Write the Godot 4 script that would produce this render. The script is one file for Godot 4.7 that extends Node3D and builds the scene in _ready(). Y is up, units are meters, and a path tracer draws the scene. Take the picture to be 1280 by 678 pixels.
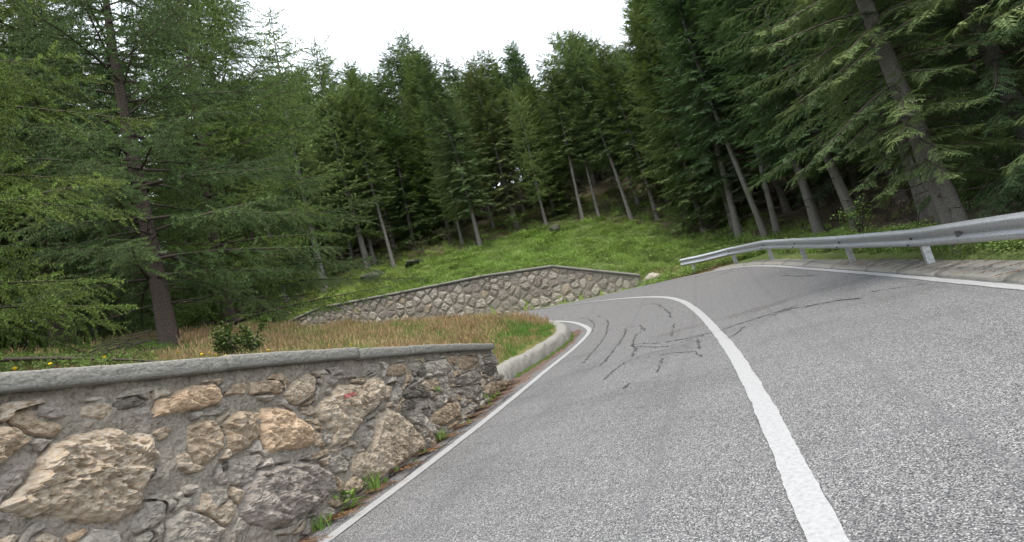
extends Node3D
# A hairpin bend on a mountain road: x is across the near leg of the road, -z is along it, uphill.

const STONES := [
[0,0.10,[2.209,1.242,2.268,1.270,2.348,1.315,2.368,1.375,2.501,1.484,2.621,1.526,2.789,1.521,2.841,1.543,2.919,1.508,2.998,1.464,3.070,1.460,3.144,1.407,3.143,1.302,3.106,1.214,3.031,1.153,2.972,1.030,2.846,0.991,2.720,0.999,2.622,1.042,2.451,1.118,2.258,1.185]],
[2,0.07,[2.169,1.626,2.262,1.625,2.333,1.600,2.400,1.529,2.318,1.478,2.264,1.436,2.169,1.419,2.124,1.527]],
[5,0.02,[2.693,1.706,2.756,1.718,2.884,1.704,2.882,1.689,2.721,1.691]],
[4,0.03,[2.891,1.644,2.913,1.673,3.039,1.693,3.123,1.648,3.063,1.622,2.902,1.611]],
[6,0.03,[2.451,1.713,2.585,1.683,2.634,1.618,2.520,1.620,2.443,1.652]],
[1,0.03,[2.509,1.001,2.618,1.016,2.636,0.994,2.566,0.957,2.518,0.966]],
[3,0.03,[2.264,1.034,2.320,1.092,2.387,1.123,2.433,1.083,2.339,1.048,2.297,1.011]],
[3,0.06,[3.115,0.910,3.259,0.939,3.443,0.835,3.560,0.708,3.437,0.602,3.050,0.731]],
[1,0.06,[3.128,1.536,3.183,1.652,3.295,1.648,3.373,1.697,3.495,1.714,3.708,1.704,3.752,1.627,3.714,1.560,3.530,1.543,3.297,1.545]],
[2,0.03,[3.768,1.615,3.886,1.694,4.003,1.692,4.023,1.631,3.977,1.593]],
[2,0.05,[4.052,1.694,4.390,1.682,4.427,1.615,4.382,1.561,4.037,1.593]],
[0,0.06,[4.420,1.557,4.563,1.651,4.776,1.708,4.898,1.674,4.851,1.563,4.743,1.487,4.571,1.441,4.437,1.485]],
[1,0.07,[4.124,1.477,4.359,1.459,4.483,1.397,4.572,1.326,4.702,1.248,4.670,1.097,4.496,1.093,4.290,1.120,4.064,1.130,4.063,1.247,4.089,1.373]],
[2,0.06,[3.699,1.420,3.865,1.499,4.085,1.449,4.065,1.355,4.045,1.272,3.936,1.217,3.756,1.179,3.700,1.250,3.719,1.326]],
[2,0.05,[3.401,1.446,3.516,1.477,3.639,1.463,3.695,1.370,3.685,1.253,3.543,1.164,3.420,1.156,3.376,1.273,3.373,1.366]],
[3,0.03,[3.526,1.524,3.666,1.525,3.769,1.563,3.813,1.517,3.695,1.481,3.543,1.488]],
[3,0.04,[3.700,1.171,4.008,1.147,4.053,1.090,3.930,1.083,3.866,0.955,3.766,0.949,3.671,1.001]],
[3,0.03,[3.494,1.005,3.653,0.980,3.648,0.910,3.504,0.836,3.458,0.903]],
[4,0.03,[3.612,1.134,3.688,1.157,3.676,1.097,3.642,1.095]],
[6,0.09,[3.875,1.027,4.063,1.028,4.459,0.996,4.700,0.927,4.880,0.766,4.892,0.666,4.648,0.619,4.367,0.586,4.073,0.568,3.851,0.635,3.718,0.795,3.796,0.942]],
[2,0.03,[4.602,1.011,4.828,1.038,4.868,1.013,4.826,0.982,4.631,0.972]],
[0,0.08,[4.793,1.359,4.845,1.424,5.056,1.492,5.222,1.581,5.423,1.554,5.639,1.526,5.781,1.577,6.002,1.593,6.129,1.529,6.055,1.372,5.861,1.287,5.505,1.209,5.354,1.115,5.071,1.012,4.885,1.027,4.875,1.082,4.988,1.135,4.900,1.238,4.826,1.284]],
[0,0.07,[5.169,0.903,5.479,0.882,5.661,1.028,5.785,1.213,6.061,1.243,6.304,1.159,6.532,1.006,6.785,0.762,6.683,0.687,6.037,0.635,5.629,0.600,5.308,0.656,5.172,0.756]],
[3,0.04,[4.827,0.951,4.999,0.953,5.130,0.855,5.078,0.776,4.893,0.798,4.818,0.883]],
[2,0.04,[6.153,1.627,6.382,1.704,6.733,1.699,6.720,1.592,6.510,1.559,6.223,1.578]],
[3,0.04,[6.792,1.685,7.011,1.704,7.101,1.650,6.941,1.560,6.765,1.614]],
[4,0.04,[7.043,1.636,7.275,1.637,7.247,1.536,7.040,1.504,6.972,1.553]],
[5,0.05,[7.238,1.684,8.043,1.706,8.196,1.556,7.890,1.483,7.373,1.508,7.216,1.591]],
[4,0.06,[6.541,1.417,6.903,1.472,7.071,1.348,7.173,1.245,6.581,1.293,6.491,1.353]],
[3,0.04,[6.165,1.362,6.391,1.475,6.506,1.432,6.460,1.333,6.283,1.261,6.157,1.297]],
[4,0.02,[6.181,1.492,6.325,1.512,6.369,1.482,6.236,1.459]],
[4,0.04,[6.353,1.254,6.576,1.285,6.760,1.209,6.708,1.156,6.362,1.174]],
[3,0.04,[6.817,1.239,7.122,1.225,7.028,1.120,6.782,1.136]],
[6,0.03,[5.132,1.655,5.580,1.663,5.597,1.611,5.131,1.607]],
[5,0.02,[4.928,1.707,5.047,1.732,5.114,1.694,5.090,1.673,4.936,1.684]],
[3,0.02,[5.616,1.610,5.950,1.672,5.962,1.650,5.668,1.596]],
[2,0.05,[7.051,1.039,7.724,1.125,8.215,1.082,8.129,0.909,7.812,0.901,7.470,0.866,7.233,0.893,7.038,0.963]],
[2,0.04,[8.531,1.697,8.812,1.737,9.551,1.670,9.603,1.616,8.730,1.506,8.463,1.543]],
[3,0.05,[7.911,1.395,8.923,1.484,9.363,1.463,9.481,1.362,8.761,1.288,8.214,1.335]],
[3,0.04,[8.008,1.294,8.746,1.270,9.304,1.264,9.432,1.161,9.060,1.124,8.890,1.058,8.467,1.112,8.376,1.181,8.044,1.224]],
[2,0.05,[9.577,1.219,9.959,1.259,11.446,1.226,11.584,1.137,9.995,1.014,9.515,1.087]],
[3,0.05,[9.752,1.637,10.770,1.722,10.949,1.543,10.671,1.485,10.251,1.569,9.950,1.560]],
[4,0.03,[9.783,1.530,10.145,1.554,10.653,1.425,10.050,1.347,9.579,1.426]],
[5,0.03,[8.221,0.981,8.772,1.047,9.033,0.964,8.446,0.902,8.252,0.900]],
[1,0.02,[7.532,0.844,7.956,0.866,8.112,0.838,7.582,0.804]],
[3,0.03,[6.664,0.965,6.874,0.905,6.916,0.816,6.759,0.816]],
[3,0.03,[6.402,1.139,6.915,1.081,6.826,0.952,6.571,1.007]],
[5,0.02,[7.681,1.410,7.892,1.367,8.003,1.286,7.903,1.265,7.691,1.367]],
[2,0.03,[7.225,1.469,7.429,1.483,7.576,1.367,7.369,1.275,7.264,1.332]],
[3,0.03,[10.139,1.263,10.792,1.365,11.152,1.311,10.925,1.251]],
]
const RED_MARK := [5.134,1.456,5.406,1.467,5.411,1.433,5.133,1.418]
const COPING_JOINTS := [3.78,5.61,6.82,10.60]
const CRACKS := [
[0.022,[5.814,-0.762,4.831,-0.795,4.130,-0.760,3.475,-0.751,3.111,-0.751,2.869,-0.744]],
[0.022,[4.321,-0.586,3.738,-0.566,3.188,-0.588,2.819,-0.594,2.680,-0.607]],
[0.025,[4.241,-0.535,4.114,-0.456,3.669,-0.410,3.553,-0.474,3.086,-0.473,2.903,-0.437,2.704,-0.442]],
[0.020,[3.086,-0.473,3.011,-0.391,2.882,-0.300]],
[0.022,[2.658,-0.425,2.667,-0.335,2.650,-0.271,2.631,-0.160]],
[0.020,[2.560,-0.295,2.504,-0.201,2.443,-0.136,2.322,-0.113]],
[0.025,[2.344,-0.527,2.470,-0.515,2.596,-0.470,2.622,-0.396]],
[0.030,[5.265,-0.197,4.614,-0.199,3.937,-0.190]],
[0.020,[3.556,-0.201,3.026,-0.234]],
[0.020,[2.467,-0.281,2.256,-0.296]],
[0.020,[5.834,-0.274,5.637,-0.207,5.241,-0.174]],
[0.020,[7.071,-0.830,6.499,-0.853,5.597,-0.928,4.849,-0.965]],
[0.020,[6.559,-0.728,6.260,-0.733]],
[0.050,[2.865,-0.272,2.820,-0.164,2.807,-0.059,2.786,0.017,2.810,0.133,2.813,0.246,2.818,0.359,2.826,0.473]],
[0.025,[2.984,-0.435,2.789,-0.326,2.715,-0.246,2.779,-0.062]],
[0.020,[2.552,0.009,2.567,0.062,2.702,0.139]],
[0.020,[2.694,-0.107,2.479,-0.114]],
[0.020,[2.154,-0.420,2.194,-0.397]],
[0.015,[1.804,-1.030,1.910,-1.047,2.141,-1.067,2.532,-1.049]],
[0.035,[2.748,0.275,2.786,0.412,2.695,0.522,2.627,0.617,2.516,0.685]],
[0.020,[5.987,0.603,5.904,0.755,5.825,0.874]],
[0.020,[2.700,0.431,2.707,0.526,2.659,0.570]],
[0.020,[4.162,0.810,3.844,0.837,3.635,0.887]],
[0.020,[2.608,0.757,2.500,0.861,2.422,0.955]],
]
const EDGE_L := [Vector3(-3.1,-0.8,8),Vector3(-3.15,0,-0),Vector3(-3.23,0.67,-6.7),Vector3(-3.51,1.22,-12),Vector3(-3.6,1.56,-15),Vector3(-3.6,1.9,-17),Vector3(-3.85,2.12,-17.9),Vector3(-4.4,2.4,-18.7),Vector3(-5.3,2.68,-19.2),Vector3(-6.6,2.95,-19.4),Vector3(-8.5,3.2,-19.6),Vector3(-14,3.75,-20),Vector3(-25,4.85,-20.5),Vector3(-60,8,-22)]
const EDGE_C := [Vector3(0.15,-0.8,8),Vector3(0.13,0,-0),Vector3(-0.03,0.67,-6.7),Vector3(-0.36,1.2,-12),Vector3(-0.72,1.68,-15.6),Vector3(-1.14,2.1,-18),Vector3(-1.81,2.47,-20),Vector3(-2.9,2.8,-21.2),Vector3(-4.3,3.09,-21.85),Vector3(-5.7,3.32,-22.3),Vector3(-7.5,3.6,-22.5),Vector3(-13.5,4.15,-23),Vector3(-25,5.25,-23.5),Vector3(-60,8.4,-25)]
const EDGE_R := [Vector3(2.75,-0.8,8),Vector3(2.75,0,-0),Vector3(2.73,0.76,-7.65),Vector3(2.6,1.32,-12.8),Vector3(2.1,1.92,-17),Vector3(1.45,2.5,-20.5),Vector3(0.63,2.87,-22.5),Vector3(-1,3.16,-24),Vector3(-3.3,3.42,-25.1),Vector3(-5.2,3.58,-25.55),Vector3(-8.5,3.91,-26),Vector3(-14,4.45,-26.5),Vector3(-25,5.5,-27),Vector3(-60,8.7,-28.5)]


const EYE := Vector3(0, 1.18, 0)
var rng := RandomNumberGenerator.new()
var used := {}
var mats := {}
var wob := FastNoiseLite.new()
var fine := FastNoiseLite.new()

# ------------------------------------------------------------------ helpers
class Buf:
	var v := PackedVector3Array()
	var n := PackedVector3Array()
	var c := PackedColorArray()
	func tri(a: Vector3, b: Vector3, d: Vector3, col := Color.WHITE) -> void:
		var m := (d - a).cross(b - a).normalized()
		v.append(a); v.append(b); v.append(d)
		n.append(m); n.append(m); n.append(m)
		c.append(col); c.append(col); c.append(col)
	func quad(a: Vector3, b: Vector3, d: Vector3, e: Vector3, col := Color.WHITE) -> void:
		tri(a, b, d, col); tri(a, d, e, col)
	func put(t: Buf, at: Vector3, basis_: Basis, size: float, col: Color) -> void:
		v.append_array(Transform3D(basis_.scaled(Vector3(size, size, size)), at) * t.v)
		n.append_array(Transform3D(basis_, Vector3.ZERO) * t.n)
		var k := PackedColorArray()
		k.resize(t.v.size())
		k.fill(col)
		c.append_array(k)
	func tube(pts: Array, radii: Array, sides: int, col := Color.WHITE) -> void:
		var rings := []
		for i in pts.size():
			var dir: Vector3 = (pts[mini(i + 1, pts.size() - 1)] - pts[maxi(i - 1, 0)]).normalized()
			var a := dir.cross(Vector3(0.31, 0.2, 0.93)).normalized()
			var b := dir.cross(a)
			var ring := []
			for k in sides:
				var q := TAU * k / sides
				ring.append([pts[i] + (a * cos(q) + b * sin(q)) * radii[i], a * cos(q) + b * sin(q)])
			rings.append(ring)
		for i in pts.size() - 1:
			for k in sides:
				var k2 := (k + 1) % sides
				for w in [rings[i][k], rings[i + 1][k], rings[i + 1][k2], rings[i][k], rings[i + 1][k2], rings[i][k2]]:
					v.append(w[0]); n.append(w[1]); c.append(col)
	func mesh() -> ArrayMesh:
		var m := ArrayMesh.new()
		if v.is_empty():
			return m
		var a := []
		a.resize(Mesh.ARRAY_MAX)
		a[Mesh.ARRAY_VERTEX] = v
		a[Mesh.ARRAY_NORMAL] = n
		a[Mesh.ARRAY_COLOR] = c
		m.add_surface_from_arrays(Mesh.PRIMITIVE_TRIANGLES, a)
		return m

func numbered(called: String) -> String:
	var k: int = used.get(called, 0)
	used[called] = k + 1
	return called if k == 0 else "%s_%03d" % [called, k]

func tag(o: Node3D, label: String, category: String, group := "", kind := "") -> Node3D:
	if label: o.set_meta("label", label)
	if category: o.set_meta("category", category)
	if group: o.set_meta("group", group)
	if kind: o.set_meta("kind", kind)
	return o

func thing(called: String, label: String, category: String, at := Vector3.ZERO, group := "") -> Node3D:
	var o := Node3D.new()
	o.name = numbered(called)
	add_child(o)
	o.position = at
	tag(o, label, category, group)
	return o

func obj(called: String, m: Mesh, mat: Material, parent: Node3D = null) -> MeshInstance3D:
	var o := MeshInstance3D.new()
	o.name = called if parent else numbered(called)
	o.mesh = m
	o.material_override = mat
	(parent if parent else self).add_child(o, true)
	return o

func grid_mesh(cols: int, rows: int, point: Callable, tint: Callable) -> ArrayMesh:
	var st := SurfaceTool.new()
	st.begin(Mesh.PRIMITIVE_TRIANGLES)
	st.set_smooth_group(0)
	var pts := []
	for j in rows:
		for i in cols:
			var p: Vector3 = point.call(i, j)
			pts.append(p)
			st.set_color(tint.call(i, j, p))
			st.add_vertex(p)
	for j in rows - 1:
		for i in cols - 1:
			var a := j * cols + i
			for k in [a, a + 1, a + cols + 1, a, a + cols + 1, a + cols]:
				st.add_index(k)
	st.generate_normals()
	return st.commit()

func srgb(r: float, g: float, b: float) -> Color:
	return Color(r, g, b).linear_to_srgb()

func noise_tex(size: int, freq: float, ramp: Array, kind := FastNoiseLite.TYPE_SIMPLEX_SMOOTH, octaves := 4, seed_ := 1, cell := -1) -> NoiseTexture2D:
	var f := FastNoiseLite.new()
	f.noise_type = kind
	f.frequency = freq
	f.seed = seed_
	f.fractal_type = FastNoiseLite.FRACTAL_FBM if octaves > 1 else FastNoiseLite.FRACTAL_NONE
	f.fractal_octaves = octaves
	if cell >= 0:
		f.cellular_return_type = cell
		f.cellular_jitter = 1.0
	var t := NoiseTexture2D.new()
	t.width = size
	t.height = size
	t.seamless = true
	t.normalize = true
	t.noise = f
	if ramp.size():
		var g := Gradient.new()
		var offs := PackedFloat32Array()
		var cols := PackedColorArray()
		for k in ramp:
			offs.append(k[0])
			cols.append(srgb(k[1], k[2], k[3]))
		g.offsets = offs
		g.colors = cols
		t.color_ramp = g
	return t

func mat(key: String, tex: Texture2D, scale_: Vector3, rough := 0.9, world := true, bump: Texture2D = null, depth := 1.0, vcol := false) -> StandardMaterial3D:
	var m := StandardMaterial3D.new()
	m.resource_name = key
	m.roughness = rough
	m.metallic_specular = 0.35
	m.albedo_texture = tex
	m.uv1_triplanar = true
	m.uv1_world_triplanar = world
	m.uv1_scale = scale_
	m.vertex_color_use_as_albedo = vcol
	if bump:
		m.heightmap_enabled = true
		m.heightmap_texture = bump
		m.heightmap_scale = depth
	mats[key] = m
	return m

func leaf_mat(key: String, back: Color, rough := 0.7) -> StandardMaterial3D:
	var m := StandardMaterial3D.new()
	m.resource_name = key
	m.vertex_color_use_as_albedo = true
	m.roughness = rough
	m.metallic_specular = 0.3
	m.backlight_enabled = true
	m.backlight = back
	m.cull_mode = BaseMaterial3D.CULL_DISABLED
	mats[key] = m
	return m

# ------------------------------------------------------------------ road shape
func cat(k: Array, t: float) -> Vector3:
	var i := clampi(int(t), 0, k.size() - 2)
	var u := t - i
	var p1: Vector3 = k[i]
	var p2: Vector3 = k[i + 1]
	var p0: Vector3 = k[i - 1] if i > 0 else 2 * p1 - p2
	var p3: Vector3 = k[i + 2] if i + 2 < k.size() else 2 * p2 - p1
	return 0.5 * (2 * p1 + (p2 - p0) * u + (2 * p0 - 5 * p1 + 4 * p2 - p3) * u * u + (3 * p1 - p0 - 3 * p2 + p3) * u * u * u)

func road(t: float, w: float) -> Vector3:
	var c := cat(EDGE_C, t)
	if w < 0.0:
		return c + (c - cat(EDGE_L, t)) * w
	return c + (cat(EDGE_R, t) - c) * w

func left_shoulder(t: float) -> float:   # metres of asphalt outside the white line
	return lerpf(0.85, 0.3, smoothstep(4.6, 7.5, t))

func across(t: float, side: float, metres: float) -> Vector3:   # a point that many metres outside an edge line
	var e := road(t, side)
	var c := road(t, 0.0)
	return e + (e - c).normalized() * metres

func wall_x(d: float) -> float:
	return -3.52 - 0.0098 * pow(maxf(0.0, d - 3.5), 2)

func wall_pt(d: float, y: float, out_: float) -> Vector3:
	var slope := -2.0 * 0.0098 * maxf(0.0, d - 3.5)
	var nrm := Vector3(1, 0, slope).normalized()
	return Vector3(wall_x(d), y, -d) + nrm * out_

# ------------------------------------------------------------------ terrain: two smooth surfaces through surveyed points (x, distance, height)
class Spline:
	var pts := PackedVector3Array()
	var wts := PackedFloat64Array()
	func kern(r2: float) -> float:
		return 0.0 if r2 < 1e-9 else 0.5 * r2 * log(r2)
	func _init(list: Array) -> void:
		for p in list:
			pts.append(p)
		var n := pts.size()
		var m := n + 3
		var a := []
		for i in m:
			var row := PackedFloat64Array()
			row.resize(m + 1)
			a.append(row)
		for i in n:
			for j in n:
				var dx := pts[i].x - pts[j].x
				var dy := pts[i].y - pts[j].y
				a[i][j] = kern(dx * dx + dy * dy) + (0.4 if i == j else 0.0)
			a[i][n] = 1.0; a[i][n + 1] = pts[i].x; a[i][n + 2] = pts[i].y
			a[n][i] = 1.0; a[n + 1][i] = pts[i].x; a[n + 2][i] = pts[i].y
			a[i][m] = pts[i].z
		for k in m:
			var best := k
			for i in range(k + 1, m):
				if absf(a[i][k]) > absf(a[best][k]):
					best = i
			var sw = a[k]; a[k] = a[best]; a[best] = sw
			for i in range(k + 1, m):
				var f: float = a[i][k] / a[k][k]
				if f != 0.0:
					for j in range(k, m + 1):
						a[i][j] -= f * a[k][j]
		wts.resize(m)
		for k in range(m - 1, -1, -1):
			var s: float = a[k][m]
			for j in range(k + 1, m):
				s -= a[k][j] * wts[j]
			wts[k] = s / a[k][k]
	func at(x: float, y: float) -> float:
		var n := pts.size()
		var s := wts[n] + wts[n + 1] * x + wts[n + 2] * y
		for i in n:
			var dx := x - pts[i].x
			var dy := y - pts[i].y
			s += wts[i] * kern(dx * dx + dy * dy)
		return s

var inner: Spline
var outer: Spline
var road_poly := PackedVector2Array()
var inner_poly := PackedVector2Array()
var far_wall: Array = [Vector3(-2.85, 3.92, 26.05), Vector3(-6.5, 5.53, 27.0), Vector3(-10.05, 6.17, 27.5), Vector3(-14.5, 6.74, 28.0), Vector3(-19.5, 7.41, 28.5), Vector3(-22.3, 7.15, 28.45)]

func kerb_line() -> Array:
	return [Vector2(-4.28, 11.2), Vector2(-4.42, 12.2), Vector2(-4.42, 13.4), Vector2(-4.36, 15.0), Vector2(-4.24, 16.4), Vector2(-4.38, 17.3), Vector2(-4.85, 17.95), Vector2(-5.6, 18.35), Vector2(-6.6, 18.62)]

func survey() -> void:
	var a := []
	for d in [-8, -4, -1, 2, 5, 8, 10.5]:
		a.append(Vector3(wall_x(d) - 0.5, d, 1.80))
	for p in [[-4.7, 12, 1.55], [-4.7, 14, 1.82], [-4.7, 16, 2.12], [-4.9, 17.3, 2.42], [-5.6, 18.0, 2.72], [-6.6, 18.5, 2.95], [-8.5, 18.9, 3.2], [-14, 19.2, 3.85], [-25, 19.7, 4.95], [-60, 21, 8.2],
			[-7.95, 17.0, 3.2], [-10, 16.5, 3.68], [-12.7, 15, 4.25], [-6.0, 13.5, 2.28], [-6.0, 9, 2.2], [-7.6, 8.5, 2.62], [-9.44, 9, 3.3], [-9.16, 6, 3.05], [-6.1, 4, 2.25], [-13, 10, 4.1], [-20, 8, 5.6], [-20, 14, 5.9], [-32, 5, 8], [-32, 14, 8.2], [-15, -6, 4.2], [-60, 5, 13], [-60, -30, 13], [-15, -40, 4], [-5, -30, 1.8]]:
		a.append(Vector3(p[0], p[1], p[2]))
	inner = Spline.new(a)
	a = []
	for d in [-40, -20, -8, -3, 2, 7, 10]:
		a.append(Vector3(3.9, d, 0.1 * d + 0.12))
	for p in [[3.65, 12, 1.34], [3.3, 15.5, 1.8], [2.85, 19, 2.34], [2.15, 22, 2.8], [0.95, 24.4, 3.18], [-0.9, 25.5, 3.4], [-2.7, 26.3, 3.62], [6, 8, 0.85], [6.5, 15, 1.9], [8, 0, 0.2], [10, 10, 1.1], [10, 20, 2.5], [20, 10, 1.4], [25, 25, 3.2], [3.66, 25, 3.34], [2.44, 28, 3.96], [1.36, 30, 4.57],
			[-1.18, 34, 6.1], [-3.7, 38, 8.5], [-6.5, 38, 9.35], [-10.6, 36, 9.2], [-12.3, 35, 9.2], [-17.1, 33, 9.2], [-20, 31, 8.75], [-22.5, 30, 8.3], [-6.5, 27.5, 5.42], [-10, 28.0, 6.08], [-14.5, 28.5, 6.66], [-19.5, 29, 7.34], [-23, 28.4, 6.9], [-30, 28.8, 7.4], [-60, 30, 11], [-4.6, 26.9, 4.6],
			[-15, 60, 19.5], [-35, 60, 21.5], [0, 55, 16], [15, 50, 12], [3, 42, 9.5], [9, 33, 6], [-20, 90, 29], [10, 90, 27], [-50, 42, 16], [-60, 80, 30], [40, 60, 12], [40, 0, 0], [40, -40, -4]]:
		a.append(Vector3(p[0], p[1], p[2]))
	outer = Spline.new(a)
	var lp := PackedVector2Array()
	var rp := PackedVector2Array()
	var t := 0.0
	while t <= 13.0:
		var l := across(t, -1.0, left_shoulder(t) - 0.1)
		var r := across(t, 1.0, 0.6 if t < 6.2 else 0.1)
		lp.append(Vector2(l.x, -l.z))
		rp.append(Vector2(r.x, -r.z))
		t += 0.05
	rp.reverse()
	road_poly.append_array(lp)
	road_poly.append_array(rp)
	inner_poly.append(Vector2(-400, -400))
	inner_poly.append(Vector2(-3.8, -400))
	for d in range(-8, 11):
		inner_poly.append(Vector2(wall_x(d) - 0.24, d))
	for p in kerb_line():
		inner_poly.append(p)
	t = 8.9
	while t <= 13.0:
		var l := across(t, -1.0, left_shoulder(t))
		inner_poly.append(Vector2(l.x, -l.z))
		t += 0.1
	inner_poly.append(Vector2(-400, 23))

func ground_y(x: float, d: float) -> float:
	var cx := clampf(x, -110, 90)
	var cd := clampf(d, -60, 130)
	var p := Vector2(x, d)
	if Geometry2D.is_point_in_polygon(p, inner_poly):
		return inner.at(cx, cd) + 0.05 * wob.get_noise_2d(x * 20, d * 20)
	if Geometry2D.is_point_in_polygon(p, road_poly) or d < 11.5 and x < 2.9 or (x > -6 and x < 0 and d < 19):
		return near_road_y(x, d) - 0.22
	# in front of the far wall the strip beside the road keeps the road's level
	if x < -2.9 and x > -23 and d < far_wall_d(x) + 0.15:
		return near_road_y(x, d) + 0.03
	return outer.at(cx, cd) + 0.10 * wob.get_noise_2d(x * 14, d * 14) * smoothstep(26.0, 30.0, d)

func far_wall_d(x: float) -> float:
	for i in far_wall.size() - 1:
		var a: Vector3 = far_wall[i]
		var b: Vector3 = far_wall[i + 1]
		if x <= a.x and x >= b.x:
			return lerpf(a.z, b.z, (x - a.x) / (b.x - a.x))
	return 28.4

var road_cache := []
func near_road_y(x: float, d: float) -> float:
	if road_cache.is_empty():
		var t := 0.0
		while t <= 13.0:
			for w in [-1.1, -0.7, -0.35, 0.0, 0.35, 0.7, 1.05]:
				road_cache.append(road(t, w))
			t += 0.1
	var best := 1e9
	var y := 0.0
	for p in road_cache:
		var e: float = (p.x - x) * (p.x - x) + (p.z + d) * (p.z + d)
		if e < best:
			best = e
			y = p.y
	return y

func forest_edge(x: float) -> float:   # distance at which the grass bank gives way to the dark forest floor
	var e := [[-40, 26], [-23, 29.5], [-20, 31], [-17, 32.6], [-12.3, 35], [-6.5, 38], [-3.7, 38], [-1.2, 34], [1.4, 30.2], [2.6, 27.5], [3.7, 24], [4.2, 20], [4.6, 10], [4.8, -10]]
	if x > 4.7:
		return -50.0
	for i in e.size() - 1:
		if x >= e[i][0] and x <= e[i + 1][0]:
			return lerpf(e[i][1], e[i + 1][1], (x - e[i][0]) / float(e[i + 1][0] - e[i][0]))
	return 26.0

# ------------------------------------------------------------------ stones
func stone_mesh(poly: PackedVector2Array, place: Callable, relief: float, seg: int, rings: int, rough: float, seed_: float, tilt: float) -> ArrayMesh:
	var mid := Vector2.ZERO
	for p in poly:
		mid += p / poly.size()
	var lens := [0.0]
	for i in poly.size():
		lens.append(lens[-1] + poly[i].distance_to(poly[(i + 1) % poly.size()]))
	var rim := []
	for k in seg:
		var s: float = lens[-1] * k / seg
		var i := 0
		while lens[i + 1] < s:
			i += 1
		var p: Vector2 = poly[i].lerp(poly[(i + 1) % poly.size()], (s - lens[i]) / maxf(1e-6, lens[i + 1] - lens[i]))
		var q := p - mid
		rim.append(mid + q * (1.0 + 0.10 * fine.get_noise_3d(p.x * 160, p.y * 160, seed_ * 7)))
	var st := SurfaceTool.new()
	st.begin(Mesh.PRIMITIVE_TRIANGLES)
	st.set_smooth_group(-1)
	var size := sqrt(lens[-1] * lens[-1] / 16.0)
	for r in rings + 1:
		var f: float = 1.0 - pow(float(r) / rings, 1.25)
		for k in seg:
			var p: Vector2 = mid.lerp(rim[k], f)
			var edge := clampf((1.0 - f) * 5.0, 0.0, 1.0)
			var up := relief * (sqrt(edge) * 0.8 + 0.2 * (1.0 - f))
			var turned := (p - mid).rotated(tilt)
			var strata := fine.get_noise_3d(turned.x * 45 / rough, turned.y * 150 / rough, seed_ * 13)
			var lump := wob.get_noise_3d(p.x * 90, p.y * 90, seed_ * 5)
			var chip := absf(fine.get_noise_3d(turned.x * 210, turned.y * 330, seed_ * 3)) - 0.15
			var z := -0.03 + up + edge * relief * (0.9 * absf(strata) + 0.5 * lump - 0.45 * chip) * minf(1.0, rough)
			if r == 0:
				z = -0.035
			st.add_vertex(place.call(p.x, p.y, z))
	for r in rings:
		for k in seg:
			var a := r * seg + k
			var b := r * seg + (k + 1) % seg
			for i in [a, a + seg, b + seg, a, b + seg, b]:
				st.add_index(i)
	st.generate_normals()
	return st.commit()

func clip_half(poly: PackedVector2Array, p: Vector2, nrm: Vector2) -> PackedVector2Array:
	var out_ := PackedVector2Array()
	for i in poly.size():
		var a := poly[i]
		var b := poly[(i + 1) % poly.size()]
		var da := (a - p).dot(nrm)
		var db := (b - p).dot(nrm)
		if da <= 0:
			out_.append(a)
		if da * db < 0:
			out_.append(a.lerp(b, da / (da - db)))
	return out_

# ------------------------------------------------------------------ foliage
func basis_along(dir: Vector3, up: Vector3, roll: float) -> Basis:
	var x := dir.normalized()
	var z := x.cross(up)
	if z.length() < 0.01:
		z = x.cross(Vector3(1, 0, 0))
	z = z.normalized()
	return Basis(x, z.cross(x), z).rotated(x, roll)

func spray_spruce(r: RandomNumberGenerator, twigs: int, wide: float) -> Buf:   # a flat, slightly drooping spray, one unit long, along +x
	var b := Buf.new()
	for i in twigs:
		var x := 0.06 + 0.86 * i / twigs
		for s in [-1.0, 1.0]:
			var l := 0.42 * (1.0 - 0.55 * x) * r.randf_range(0.7, 1.2)
			var ang := r.randf_range(0.65, 1.0)
			var o := Vector3(x, 0, 0)
			var d := Vector3(cos(ang), r.randf_range(-0.35, 0.12), s * sin(ang)).normalized()
			var side := d.cross(Vector3(r.randf_range(-0.4, 0.4), 1, r.randf_range(-0.4, 0.4))).normalized() * wide * r.randf_range(0.7, 1.2)
			b.quad(o, o + d * l * 0.4 + side, o + d * l, o + d * l * 0.45 - side)
	b.quad(Vector3(0, 0, 0), Vector3(0.6, 0.0, wide), Vector3(1.05, -0.03, 0), Vector3(0.6, 0.01, -wide))
	b.quad(Vector3(0, 0, 0), Vector3(0.6, wide, 0), Vector3(1.03, -0.02, 0), Vector3(0.6, -wide, 0))
	return b

func spray_larch(r: RandomNumberGenerator, tufts: int, needle: float, wide: float) -> Buf:   # a thin twig with soft needle tufts, one unit long
	var b := Buf.new()
	for i in tufts:
		var x := 0.04 + 0.96 * (i + r.randf() * 0.6) / tufts
		var o := Vector3(x, -0.05 * x * x + r.randf_range(-0.008, 0.008), r.randf_range(-0.012, 0.012))
		for k in 5:
			var q := r.randf() * TAU
			var d := Vector3(r.randf_range(0.25, 0.9), cos(q), sin(q)).normalized()
			var side := d.cross(Vector3(r.randf_range(-1, 1), r.randf_range(-1, 1), r.randf_range(-1, 1))).normalized() * wide
			b.tri(o + side, o + d * needle * r.randf_range(0.7, 1.15), o - side)
	return b

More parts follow.
